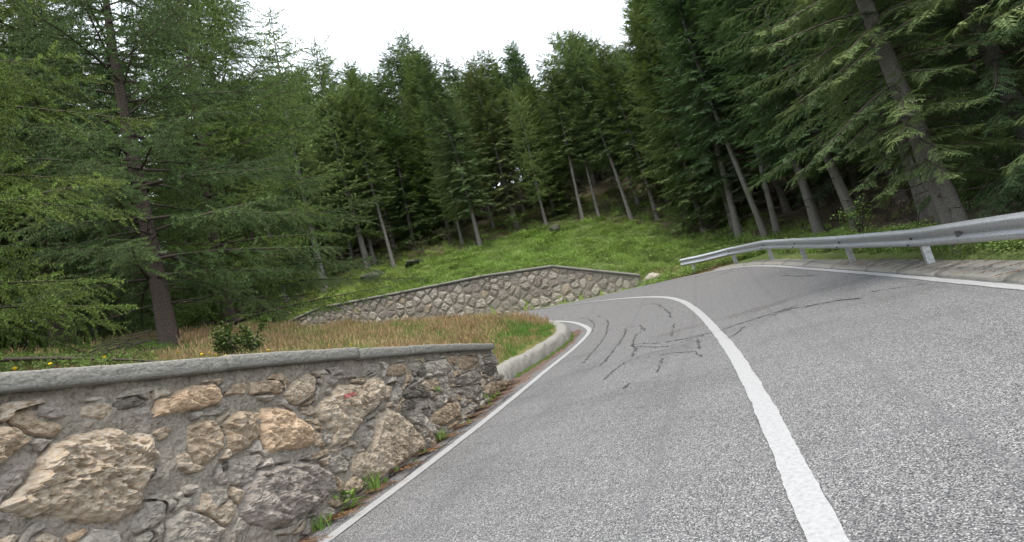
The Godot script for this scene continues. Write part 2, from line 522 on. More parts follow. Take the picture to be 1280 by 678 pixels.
func conifer(seed_: int, o: Dictionary) -> Dictionary:
	var r := RandomNumberGenerator.new()
	r.seed = seed_
	var tall: float = o.tall
	var trunk := Buf.new()
	var pts := []
	var rad := []
	var wander := r.randf() * 10.0
	var n: int = o.get("rings", 14)
	for i in n + 1:
		var y := tall * i / n - (0.4 if i == 0 else 0.0)
		var f := clampf(y / tall, 0, 1)
		pts.append(Vector3(0.10 * sin(wander + y * 0.35) * f * 2.0, y, 0.10 * cos(wander * 1.7 + y * 0.3) * f * 2.0))
		rad.append(o.girth * (1.0 - 0.93 * f) * (1.0 + 0.22 * exp(-y * 2.2)))
	trunk.tube(pts, rad, o.get("sides", 8))
	var axis := func(y: float) -> Vector3:
		var f: float = clampf(y / tall, 0, 0.9999) * n
		var i := int(f)
		return pts[i].lerp(pts[i + 1], f - i)
	var limbs := Buf.new()
	var crown := Buf.new()
	var templates: Array = o.templates
	var y: float = o.low
	var turn := r.randf() * TAU
	var reach: float = o.reach
	while y < tall - 0.15:
		var f: float = (y - o.low) / (tall - o.low)
		var prof: float = pow(1.0 - f, o.get("taper", 0.75)) * (0.55 + 0.45 * smoothstep(0.0, 0.22, f)) if not o.get("even", false) else pow(1.0 - f, 0.6)
		var count: int = o.whorl
		for k in count:
			turn += TAU / count + r.randf_range(-0.35, 0.35)
			if r.randf() < o.get("gaps", 0.12):
				continue
			var l := reach * prof * r.randf_range(0.65, 1.15) + 0.18
			var out_ := Vector3(cos(turn), 0, sin(turn))
			if o.has("bias"):
				l *= clampf(1.0 + o.bias.w * out_.dot(Vector3(o.bias.x, 0, o.bias.z)), 0.25, 2.0)
			var rise: float = lerpf(o.rise_low, o.rise_top, f) + r.randf_range(-0.15, 0.15)
			var sag: float = o.sag * (1.0 - f * 0.6)
			var p0: Vector3 = axis.call(y + r.randf_range(-0.12, 0.12))
			var line := []
			var rr := []
			var segs := 6
			for i in segs + 1:
				var u := float(i) / segs
				line.append(p0 + out_ * l * u + Vector3(0, l * (rise * u - sag * u * u + o.get("tip", 0.0) * u * u * u * u), 0) + out_.cross(Vector3.UP) * sin(u * 3.0 + turn * 5.0) * 0.05 * l)
				rr.append((0.006 + 0.011 * l) * o.get("limb", 1.0) * (1.05 - u))
			limbs.tube(line, rr, 3)
			var step: float = o.step
			var u := float(o.get("bare", 0.12)) * r.randf_range(0.7, 1.3)
			var tone := r.randf()
			while u < 1.0:
				var i := mini(int(u * segs), segs - 1)
				var at: Vector3 = line[i].lerp(line[i + 1], u * segs - i)
				var along: Vector3 = (line[i + 1] - line[i]).normalized()
				for s in [-1.0, 1.0]:
					var sidew: Vector3 = along.cross(Vector3.UP).normalized() * s
					var dir: Vector3 = (along * r.randf_range(0.35, 0.95) + sidew * r.randf_range(0.5, 1.0) + Vector3(0, r.randf_range(-o.hang, o.hang * 0.25), 0)).normalized()
					var size: float = o.spray * r.randf_range(0.6, 1.15) * clampf(1.25 - 0.75 * u, 0.35, 1.0) * clampf(l / 0.9, 0.45, 1.0)
					var col: Color = o.dark.lerp(o.light, clampf(tone * 0.55 + r.randf() * 0.6 - 0.1, 0, 1))
					crown.put(templates[r.randi() % templates.size()], at, basis_along(dir, Vector3.UP, r.randf_range(-0.5, 0.5)), size, col)
					if o.get("twigs", false):
						limbs.tube([at, at + dir * size * 0.9], [0.0045, 0.0015], 3)
				u += step / l * r.randf_range(0.7, 1.3)
			crown.put(templates[r.randi() % templates.size()], line[segs - 1], basis_along(line[segs] - line[segs - 1], Vector3.UP, 0), o.spray * 0.8, o.dark.lerp(o.light, 0.4 + 0.6 * r.randf()))
		y += o.gap * r.randf_range(0.7, 1.3) * lerpf(1.0, 0.7, f)
	crown.put(templates[0], pts[n] - Vector3(0, 0.3, 0), basis_along(Vector3.UP, Vector3(1, 0, 0), 0), 0.45, o.light)
	# bare dead branches under the crown
	y = o.get("dead_from", 0.8)
	while y < o.low + 1.0 and o.get("dead", 0) > 0:
		for k in o.dead:
			var q := r.randf() * TAU
			var out_ := Vector3(cos(q), 0, sin(q))
			var l: float = reach * r.randf_range(0.15, 0.55)
			var p0: Vector3 = axis.call(y)
			var line := [p0, p0 + out_ * l * 0.5 + Vector3(0, -0.06 * l, 0), p0 + out_ * l + Vector3(0, -0.3 * l * r.randf(), 0) + out_.cross(Vector3.UP) * l * r.randf_range(-0.2, 0.2)]
			limbs.tube(line, [0.014, 0.010, 0.004], 3, Color(2.0, 1.9, 1.8))
			if r.randf() < 0.7:
				limbs.tube([line[1], line[1] + (out_ + out_.cross(Vector3.UP) * r.randf_range(-1, 1)).normalized() * l * 0.4 + Vector3(0, -0.12 * l, 0)], [0.006, 0.002], 3, Color(1.5, 1.45, 1.4))
		y += r.randf_range(0.18, 0.4)
	return {"trunk": trunk.mesh(), "limbs": limbs.mesh(), "crown": crown.mesh(), "bark": o.bark, "leaf": o.leaf, "kind": o.kind, "tris": crown.v.size() / 3}

func tree(form: Dictionary, called: String, label: String, x: float, d: float, size: float, turn: float, group := "", lean := 0.0, sink := 0.1) -> Node3D:
	var t := thing(called, label, "tree", Vector3(x, ground_y(x, d) - sink, -d), group)
	t.rotation = Vector3(lean * 0.4, turn, lean)
	t.scale = Vector3(size, size, size)
	obj("trunk", form.trunk, mats[form.bark], t)
	obj("limbs", form.limbs, mats["limb"], t)
	var leaf: String = form.leaf
	if leaf == "spruce_needles":
		leaf += ["", "_olive", "_cool"][int(absf(x * 7.3 + d * 3.1)) % 3]
	obj("crown", form.crown, mats[leaf], t)
	return t

func scatter(called: String, m: Mesh, material: Material, spots: Array, parent: Node3D = null) -> MultiMeshInstance3D:   # spots: [Transform3D, Color]
	var mm := MultiMesh.new()
	mm.transform_format = MultiMesh.TRANSFORM_3D
	mm.use_colors = true
	mm.mesh = m
	mm.instance_count = spots.size()
	for i in spots.size():
		mm.set_instance_transform(i, spots[i][0])
		mm.set_instance_color(i, spots[i][1])
	var o := MultiMeshInstance3D.new()
	o.name = called if parent else numbered(called)
	o.multimesh = mm
	o.material_override = material
	(parent if parent else self).add_child(o, true)
	return o

func blade_tuft(r: RandomNumberGenerator, blades: int, tall: float, spread: float, wide: float, heads: bool, cols: Array) -> Buf:
	var b := Buf.new()
	for k in blades:
		var q := r.randf() * TAU
		var o := Vector3(cos(q), 0, sin(q)) * spread * sqrt(r.randf())
		var lean := Vector3(r.randf_range(-1, 1), 0, r.randf_range(-1, 1)) * tall * 0.35
		var h := tall * r.randf_range(0.55, 1.1)
		var side := Vector3(cos(q * 3), 0, sin(q * 3)) * wide
		var p1 := o + lean * 0.3 + Vector3(0, h * 0.55, 0)
		var p2 := o + lean + Vector3(0, h, 0)
		var col: Color = cols[r.randi() % (cols.size() - 1)]
		b.quad(o - side, p1 - side * 0.8, p1 + side * 0.8, o + side, col)
		b.tri(p1 - side * 0.8, p2, p1 + side * 0.8, col)
		if heads and r.randf() < 0.45:
			var hc: Color = cols[cols.size() - 1]
			var up := (p2 - p1).normalized()
			var s2 := side * 1.7
			b.quad(p2 - up * 0.05, p2 + s2, p2 + up * 0.05, p2 - s2, hc)
			s2 = side.cross(Vector3.UP).normalized() * side.length() * 2.2
			b.quad(p2 - up * 0.05, p2 + s2, p2 + up * 0.05, p2 - s2, hc)
	return b

func leaf_clump(r: RandomNumberGenerator, leaves: int, size: float, spread: float, tall: float, cols: Array) -> Buf:   # a low leafy plant
	var b := Buf.new()
	for k in leaves:
		var q := r.randf() * TAU
		var out_ := Vector3(cos(q), 0, sin(q))
		var o := out_ * spread * sqrt(r.randf()) + Vector3(0, tall * r.randf_range(0.15, 1.0), 0)
		var q2 := r.randf() * TAU
		var d := (Vector3(cos(q2), r.randf_range(-0.5, 0.5), sin(q2))).normalized()
		var side := d.cross(Vector3(r.randf_range(-0.5, 0.5), 1, r.randf_range(-0.5, 0.5))).normalized()
		var l := size * r.randf_range(0.6, 1.2)
		var col: Color = cols[r.randi() % cols.size()]
		b.quad(o, o + d * l * 0.45 + side * l * 0.3, o + d * l - Vector3(0, l * 0.12, 0), o + d * l * 0.45 - side * l * 0.3, col)
	return b

func up_spot(x: float, d: float, size: float, tint: Color, r: RandomNumberGenerator) -> Array:
	return [Transform3D(Basis(Vector3.UP, r.randf() * TAU).scaled(Vector3(size, size * r.randf_range(0.8, 1.25), size)), Vector3(x, ground_y(x, d) - 0.01, -d)), tint]

# ================================================================== scene
func _ready() -> void:
	rng.seed = 20
	wob.seed = 3
	wob.frequency = 0.05
	wob.fractal_octaves = 4
	fine.seed = 9
	fine.frequency = 0.05
	fine.fractal_octaves = 3
	# camera
	var cam := Camera3D.new()
	cam.name = "camera"
	cam.transform = Transform3D(Basis(Vector3(0.91051278, -0.25532288, -0.32523331), Vector3(0.29395981, 0.95287796, 0.07490813), Vector3(0.29078189, -0.16381033, 0.94266222)).orthonormalized(), EYE)
	cam.fov = 45.93
	cam.near = 0.05
	cam.far = 2000
	add_child(cam)
	cam.current = true
	# overcast sky
	var env := Environment.new()
	env.background_mode = Environment.BG_SKY
	var sm := ProceduralSkyMaterial.new()
	sm.sky_top_color = Color(0.90, 0.93, 0.97)
	sm.sky_horizon_color = Color(0.93, 0.95, 0.97)
	sm.sky_curve = 0.2
	sm.ground_bottom_color = Color(0.25, 0.27, 0.24)
	sm.ground_horizon_color = Color(0.4, 0.42, 0.4)
	sm.sun_angle_max = 1.0
	var sky := Sky.new()
	sky.sky_material = sm
	env.sky = sky
	env.tonemap_mode = Environment.TONE_MAPPER_LINEAR
	env.tonemap_exposure = 2.6
	env.sdfgi_enabled = true
	env.ssao_enabled = true
	env.ssil_enabled = true
	var we := WorldEnvironment.new()
	we.name = "world_environment"
	we.environment = env
	add_child(we)
	var sun := DirectionalLight3D.new()
	sun.name = "sun"
	sun.light_energy = 0.5
	sun.light_angular_distance = 25.0
	sun.light_color = Color(1.0, 0.97, 0.93)
	sun.shadow_enabled = true
	sun.rotation_degrees = Vector3(-72, 25, 0)
	add_child(sun)

	survey()
	make_materials()
	build_ground()
	build_road()
	build_near_wall()
	build_kerb()
	build_far_wall()
	build_guardrail()
	build_trees()
	build_plants()

func make_materials() -> void:
	var grain := noise_tex(1024, 0.28, [[0.0, 0.035, 0.035, 0.036], [0.3, 0.115, 0.115, 0.116], [0.6, 0.215, 0.214, 0.214], [0.85, 0.34, 0.337, 0.332], [1.0, 0.68, 0.67, 0.655]], FastNoiseLite.TYPE_CELLULAR, 1, 4, FastNoiseLite.RETURN_CELL_VALUE)
	var grain_h := noise_tex(1024, 0.28, [], FastNoiseLite.TYPE_CELLULAR, 1, 4, FastNoiseLite.RETURN_DISTANCE)
	mat("asphalt", grain, Vector3(0.62, 0.62, 0.62), 0.9, true, grain_h, 0.12, true)
	mat("tar", noise_tex(256, 0.05, [[0.0, 0.022, 0.022, 0.022], [0.5, 0.05, 0.049, 0.048], [1.0, 0.11, 0.107, 0.103]]), Vector3(2, 2, 2), 0.7)
	mat("road_paint", noise_tex(1024, 0.03, [[0.0, 0.2, 0.2, 0.2], [0.2, 0.34, 0.34, 0.34], [0.34, 0.38, 0.38, 0.378], [0.6, 0.42, 0.42, 0.418], [1.0, 0.47, 0.47, 0.465]], FastNoiseLite.TYPE_SIMPLEX_SMOOTH, 5, 7), Vector3(0.8, 0.8, 0.8), 0.6, true, grain_h, 0.2)
	var rock_h := noise_tex(1024, 0.012, [], FastNoiseLite.TYPE_SIMPLEX_SMOOTH, 7, 11)
	var crag_h := noise_tex(1024, 0.02, [], FastNoiseLite.TYPE_CELLULAR, 4, 12, FastNoiseLite.RETURN_DISTANCE2_SUB)
	var tones := [
		[[0.0, 0.13, 0.105, 0.08], [0.3, 0.27, 0.225, 0.175], [0.42, 0.40, 0.335, 0.26], [0.52, 0.36, 0.34, 0.315], [0.65, 0.43, 0.405, 0.37], [0.75, 0.40, 0.32, 0.235], [1.0, 0.64, 0.60, 0.55]],
		[[0.0, 0.17, 0.115, 0.08], [0.3, 0.34, 0.255, 0.18], [0.45, 0.47, 0.37, 0.275], [0.6, 0.53, 0.44, 0.35], [0.75, 0.42, 0.32, 0.235], [1.0, 0.64, 0.57, 0.49]],
		[[0.0, 0.12, 0.092, 0.068], [0.3, 0.26, 0.205, 0.15], [0.45, 0.34, 0.28, 0.215], [0.58, 0.33, 0.30, 0.265], [0.72, 0.40, 0.335, 0.26], [1.0, 0.54, 0.48, 0.41]],
		[[0.0, 0.13, 0.12, 0.108], [0.3, 0.235, 0.22, 0.2], [0.45, 0.32, 0.305, 0.28], [0.58, 0.30, 0.27, 0.225], [0.72, 0.37, 0.355, 0.33], [1.0, 0.50, 0.48, 0.45]],
		[[0.0, 0.05, 0.048, 0.045], [0.4, 0.12, 0.112, 0.1], [0.6, 0.165, 0.15, 0.13], [0.75, 0.19, 0.18, 0.165], [1.0, 0.28, 0.265, 0.245]],
		[[0.0, 0.18, 0.17, 0.155], [0.3, 0.33, 0.315, 0.29], [0.45, 0.43, 0.41, 0.38], [0.6, 0.41, 0.365, 0.31], [0.75, 0.47, 0.455, 0.43], [1.0, 0.60, 0.585, 0.56]],
		[[0.0, 0.12, 0.108, 0.1], [0.3, 0.215, 0.195, 0.18], [0.45, 0.28, 0.262, 0.245], [0.58, 0.25, 0.215, 0.19], [0.72, 0.33, 0.31, 0.29], [1.0, 0.46, 0.43, 0.41]]]
	for k in tones.size():
		mat("stone%d" % k, noise_tex(512, 0.022, tones[k], FastNoiseLite.TYPE_SIMPLEX_SMOOTH, 6, 30 + k), Vector3(1.1, 1.9, 1.1), 0.92, true, rock_h, 2.2)
	mat("mortar", noise_tex(1024, 0.03, [[0.0, 0.13, 0.117, 0.1], [0.32, 0.255, 0.235, 0.205], [0.5, 0.325, 0.302, 0.267], [0.62, 0.30, 0.272, 0.23], [0.75, 0.36, 0.335, 0.3], [1.0, 0.50, 0.47, 0.43]], FastNoiseLite.TYPE_SIMPLEX_SMOOTH, 7, 51), Vector3(0.8, 0.9, 0.8), 0.95, true, crag_h, 2.0)
	mat("concrete", noise_tex(1024, 0.03, [[0.0, 0.12, 0.115, 0.1], [0.35, 0.235, 0.227, 0.2], [0.5, 0.29, 0.281, 0.25], [0.62, 0.275, 0.262, 0.225], [0.78, 0.33, 0.322, 0.29], [1.0, 0.44, 0.43, 0.39]], FastNoiseLite.TYPE_SIMPLEX_SMOOTH, 7, 52), Vector3(0.9, 1.6, 0.9), 0.93, true, rock_h, 0.8)
	mat("lichen_stone", noise_tex(1024, 0.03, [[0.0, 0.12, 0.12, 0.10], [0.3, 0.24, 0.235, 0.205], [0.5, 0.33, 0.325, 0.29], [0.7, 0.38, 0.37, 0.335], [1.0, 0.58, 0.57, 0.53]], FastNoiseLite.TYPE_SIMPLEX_SMOOTH, 7, 57), Vector3(1.3, 1.3, 1.3), 0.95, true, crag_h, 1.6)
	mat("mossy_stone", noise_tex(512, 0.03, [[0.0, 0.03, 0.03, 0.028], [0.4, 0.055, 0.055, 0.05], [0.52, 0.06, 0.085, 0.03], [0.7, 0.09, 0.088, 0.08], [1.0, 0.15, 0.15, 0.14]], FastNoiseLite.TYPE_SIMPLEX_SMOOTH, 5, 58), Vector3(0.8, 0.8, 0.8), 0.95, true, rock_h, 2.0)
	mat("ground", noise_tex(1024, 0.03, [[0.0, 0.35, 0.33, 0.3], [0.5, 0.8, 0.8, 0.78], [1.0, 1.0, 1.0, 0.95]], FastNoiseLite.TYPE_SIMPLEX_SMOOTH, 6, 53), Vector3(0.7, 0.7, 0.7), 1.0, true, rock_h, 3.0, true)
	var bark_h := noise_tex(512, 0.05, [], FastNoiseLite.TYPE_CELLULAR, 3, 61, FastNoiseLite.RETURN_DISTANCE2_SUB)
	mat("bark_brown", noise_tex(512, 0.04, [[0.0, 0.035, 0.026, 0.02], [0.4, 0.09, 0.068, 0.055], [0.7, 0.15, 0.118, 0.10], [1.0, 0.26, 0.23, 0.21]], FastNoiseLite.TYPE_SIMPLEX_SMOOTH, 5, 62), Vector3(3.5, 0.9, 3.5), 0.95, false, bark_h, 3.0)
	mat("bark_grey", noise_tex(512, 0.04, [[0.0, 0.06, 0.055, 0.048], [0.35, 0.17, 0.155, 0.138], [0.55, 0.30, 0.28, 0.255], [0.7, 0.24, 0.222, 0.20], [1.0, 0.5, 0.48, 0.445]], FastNoiseLite.TYPE_SIMPLEX_SMOOTH, 5, 63), Vector3(3.0, 1.1, 3.0), 0.95, false, bark_h, 5.0)
	var lm := leaf_mat("limb", Color.BLACK, 0.9)
	lm.backlight_enabled = false
	lm.albedo_color = srgb(0.085, 0.07, 0.058)
	leaf_mat("spruce_needles", Color(0.42, 0.46, 0.3))
	leaf_mat("spruce_needles_olive", Color(0.44, 0.45, 0.28)).albedo_color = srgb(1.0, 0.98, 0.84)
	leaf_mat("spruce_needles_cool", Color(0.42, 0.46, 0.34)).albedo_color = srgb(0.78, 0.88, 0.86)
	leaf_mat("larch_needles", Color(0.45, 0.5, 0.3))
	leaf_mat("larch_needles_deep", Color(0.4, 0.45, 0.3)).albedo_color = srgb(0.8, 0.88, 0.82)
	leaf_mat("herbs", Color(0.5, 0.55, 0.3), 0.6)
	leaf_mat("dry_grass", Color(0.5, 0.48, 0.3), 0.7)
	var steel := mat("steel", noise_tex(512, 0.02, [[0.0, 0.26, 0.26, 0.26], [0.3, 0.40, 0.41, 0.425], [0.6, 0.49, 0.505, 0.525], [1.0, 0.60, 0.615, 0.635]], FastNoiseLite.TYPE_SIMPLEX_SMOOTH, 5, 71), Vector3(1.5, 1.5, 1.5), 0.42)
	steel.metallic = 0.75
	steel.metallic_specular = 0.5
	mat("dark_steel", noise_tex(128, 0.05, [[0.0, 0.05, 0.05, 0.05], [1.0, 0.12, 0.12, 0.12]]), Vector3(4, 4, 4), 0.6)
	for key in mats:
		if key in ["asphalt", "road_paint", "mortar", "concrete", "lichen_stone"] or key.begins_with("stone"):
			var k := 0.95 if key.begins_with("stone") else 0.88 if key == "mortar" else 0.7 if key == "asphalt" else 0.82
			mats[key].albedo_color = srgb(k * 1.06, k * 0.99, k * 0.9) if key in ["stone0", "stone1", "stone2"] else srgb(k * 1.02, k * 0.985, k * 0.94) if key.begins_with("stone") or key == "mortar" else srgb(k * 0.985, k * 0.99, k * 1.01)
	mat("red_paint", noise_tex(256, 0.04, [[0.0, 0.22, 0.15, 0.12], [0.4, 0.30, 0.10, 0.09], [1.0, 0.36, 0.13, 0.12]], FastNoiseLite.TYPE_SIMPLEX_SMOOTH, 5, 81), Vector3(4, 4, 4), 0.8)

# ------------------------------------------------------------------ setting
func build_ground() -> void:
	var xs := [-400.0, -250.0, -160.0, -110.0, -80.0]
	var x := -62.0
	while x < 45.0:
		xs.append(x)
		x += 0.24 if x > -15.5 and x < 5.0 else 0.4 if x > -26 and x < 12 else 1.5
	for q in [50.0, 65.0, 90.0, 140.0, 220.0, 400.0]: xs.append(q)
	var ds := [-400.0, -200.0, -100.0, -50.0, -25.0, -14.0]
	var d := -8.0
	while d < 100.0:
		ds.append(d)
		d += 0.5 if d < 1.0 else 0.24 if d < 29.5 else 0.5 if d < 42 else 2.0
	for q in [110.0, 130.0, 170.0, 250.0, 400.0]: ds.append(q)
	var point := func(i: int, j: int) -> Vector3:
		return Vector3(xs[i], ground_y(xs[i], ds[j]), -ds[j])
	var tint := func(i: int, j: int, p: Vector3) -> Color:
		var n := 0.5 + 0.5 * fine.get_noise_2d(p.x * 12, p.z * 12)
		var dd := -p.z
		if Geometry2D.is_point_in_polygon(Vector2(p.x, dd), inner_poly):
			return Color(0.17, 0.18, 0.06).lerp(Color(0.24, 0.22, 0.09), n) if p.x > -9.5 else Color(0.15, 0.12, 0.07).lerp(Color(0.12, 0.16, 0.06), n)
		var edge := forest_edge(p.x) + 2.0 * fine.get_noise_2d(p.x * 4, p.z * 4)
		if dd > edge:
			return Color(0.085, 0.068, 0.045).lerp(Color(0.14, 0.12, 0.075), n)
		if p.x > -2.6 and p.x < 1.0 and dd < 28.0 and n > 0.45:
			return Color(0.16, 0.12, 0.07)
		return Color(0.12, 0.18, 0.05).lerp(Color(0.18, 0.22, 0.08), n)
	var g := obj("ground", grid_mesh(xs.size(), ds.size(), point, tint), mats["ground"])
	tag(g, "sloping ground of grassy bank, meadow plot and dark forest floor", "ground", "", "structure")

func build_road() -> void:
	var along := 13 * 24 + 1
	var ws := []
	var point := func(i: int, j: int) -> Vector3:
		var t := j / 24.0
		if i == 0: return across(t, -1.0, left_shoulder(t)) - Vector3(0, 0.3, 0)
		if i < 6: return across(t, -1.0, left_shoulder(t) * [1.0, 0.62, 0.42, 0.28, 0.14][i - 1])
		if i == 40: return across(t, 1.0, 0.22)
		if i == 41: return across(t, 1.0, 0.22) - Vector3(0, 0.3, 0)
		return road(t, -1.0 + 2.0 * (i - 6) / 33.0)
	var tint := func(i: int, j: int, p: Vector3) -> Color:
		var t := j / 24.0
		var w := -1.0 + 2.0 * (i - 6) / 33.0
		var n := fine.get_noise_2d(p.x * 9, p.z * 9)
		var m := wob.get_noise_2d(p.x * 30, p.z * 30)
		# the bend was laid in a smoother, paler and slightly pinker mix than the near leg; the seam runs across it
		var seam := lerpf(3.35, 3.05, (w + 1.0) * 0.5) + 0.06 * m
		var c := Color(1.0, 1.0, 1.0)
		if t > seam:
			c = Color(1.52, 1.47, 1.45)
		elif t > seam - 0.1 and w > -0.3:
			c = Color(0.88, 0.86, 0.85)
		var track := exp(-pow((absf(absf(w) - 0.5) - 0.24) / 0.09, 2))
		c *= 1.0 + 0.22 * n + 0.12 * m - 0.07 * track * (1.0 + 2.0 * m) + 0.10 * fine.get_noise_2d(p.x * 45, p.z * 8)
		# reddish soil washed into the gutter, with a ragged outline
		if i <= 3 + int(2.2 * m + 0.5) and t < 6.0:
			c = Color(0.82, 0.56, 0.44) * (1.0 + 0.3 * m)
		c.a = 1.0
		return c
	var r := obj("road", grid_mesh(42, along, point, tint), mats["asphalt"])
	tag(r, "grey asphalt road climbing through a hairpin bend", "road", "", "structure")
	# painted lines, worn at the edges
	var lines := [["edge_line", -1.0, 0.13, 0.0, 10.8, "worn white edge line beside the stone wall"], ["centre_line", 0.0, 0.148, 0.0, 12.0, "white centre line curving round the bend"], ["edge_line", 1.0, 0.13, 0.0, 12.0, "white edge line beside the guardrail"]]
	for l in lines:
		var st := SurfaceTool.new()
		st.begin(Mesh.PRIMITIVE_TRIANGLES)
		var t: float = l[3]
		var k := 0
		while t <= l[4]:
			var c := road(t, l[1])
			var tan_ := (road(minf(t + 0.01, 13.0), l[1]) - road(maxf(t - 0.01, 0.0), l[1])).normalized()
			var side := (road(t, l[1] + (0.05 if l[1] < 1.0 else -0.05)) - c).normalized() * (1.0 if l[1] < 1.0 else -1.0)
			side = (side - tan_ * side.dot(tan_)).normalized()
			var up := side.cross(tan_).normalized()
			up = up if up.y > 0 else -up
			for q in 9:
				var s := q / 4.0 - 1.0
				var jag := (0.007 * fine.get_noise_2d(k * 5.0, s * 50.0 + l[1] * 100) + 0.012 * fine.get_noise_2d(k * 0.8, s * 50.0 + l[1] * 300)) if absf(s) > 0.9 else 0.0
				st.set_normal(up)
				st.add_vertex(c + side * (s * l[2] * 0.5 + jag * signf(s)) + up * 0.007)
			t += 0.006 if t < 4.0 else 0.012
			k += 1
		for j in k - 1:
			for q in 8:
				var a0 := j * 9 + q
				for i in [a0, a0 + 10, a0 + 1, a0, a0 + 9, a0 + 10]:
					st.add_index(i)
		var o := obj(l[0], st.commit(), mats["road_paint"], r)
		o.set_meta("label", l[5])
	# cracks and tar seams
	for ck in CRACKS:
		var b := Buf.new()
		var prev := []
		var cnt: int = ck[1].size() / 2
		for k in cnt:
			for sub in 14:
				if k == cnt - 1 and sub > 0:
					break
				var a := Vector2(ck[1][k * 2], ck[1][k * 2 + 1])
				var e := Vector2(ck[1][mini(k + 1, cnt - 1) * 2], ck[1][mini(k + 1, cnt - 1) * 2 + 1])
				var q := a.lerp(e, sub / 14.0)
				var c := road(q.x, q.y)
				var wig := (k * 14 + sub) * 3.0
				c += Vector3(0.05 * fine.get_noise_2d(wig * 2.0, ck[0] * 9000 + cnt) + rng.randf_range(-0.008, 0.008), 0.006, 0.09 * fine.get_noise_2d(wig * 2.0, 500 + ck[0] * 9000) + rng.randf_range(-0.012, 0.012))
				var q2 := road(q.x + (e.x - a.x) * 0.01 + 0.0001, q.y + (e.y - a.y) * 0.01)
				var dir := (q2 - road(q.x, q.y)).normalized()
				var side: Vector3 = dir.cross(Vector3.UP).normalized() * ck[0] * 1.25 * clampf(0.42 + 0.9 * fine.get_noise_2d(wig * 3.0, 77.0 + cnt) + rng.randf_range(-0.1, 0.1), 0.16, 0.8)
				if prev.size():
					b.quad(prev[0], c - side, c + side, prev[1])
				prev = [c - side, c + side]
		obj("crack", b.mesh(), mats["tar"], r)
	# verge slabs under the guardrail
	var v := Node3D.new()
	v.name = "verge"
	add_child(v)
	tag(v, "strip of pale concrete slabs sloping up under the guardrail", "verge", "", "structure")
	var t0 := 0.6
	while t0 < 6.3:
		var t1 := t0 + (0.36 if t0 < 3 else 0.6) * rng.randf_range(0.8, 1.2)
		var tone := rng.randf_range(-0.012, 0.02)
		var pt := func(i: int, j: int) -> Vector3:
			var t := lerpf(t0 + 0.006, t1 - 0.006, clampf((j - 1) / 6.0, 0, 1))
			var m: float = [0.13, 0.13, 0.16, 0.3, 0.45, 0.6, 0.66, 0.66][i]
			var h: float = [-0.12, 0.015, 0.035, 0.065, 0.09, 0.11, 0.10, -0.12][i]
			var p := across(t, 1.0, m)
			var base := road(t, 1.0).y
			p.y = base + h + tone + 0.012 * fine.get_noise_2d(p.x * 40, p.z * 40)
			if j == 0 or j == 8:
				p.y = base - 0.12
			return p
		obj("slab", grid_mesh(8, 9, pt, func(_i, _j, _p): return Color.WHITE), mats["concrete"], v)
		t0 = t1

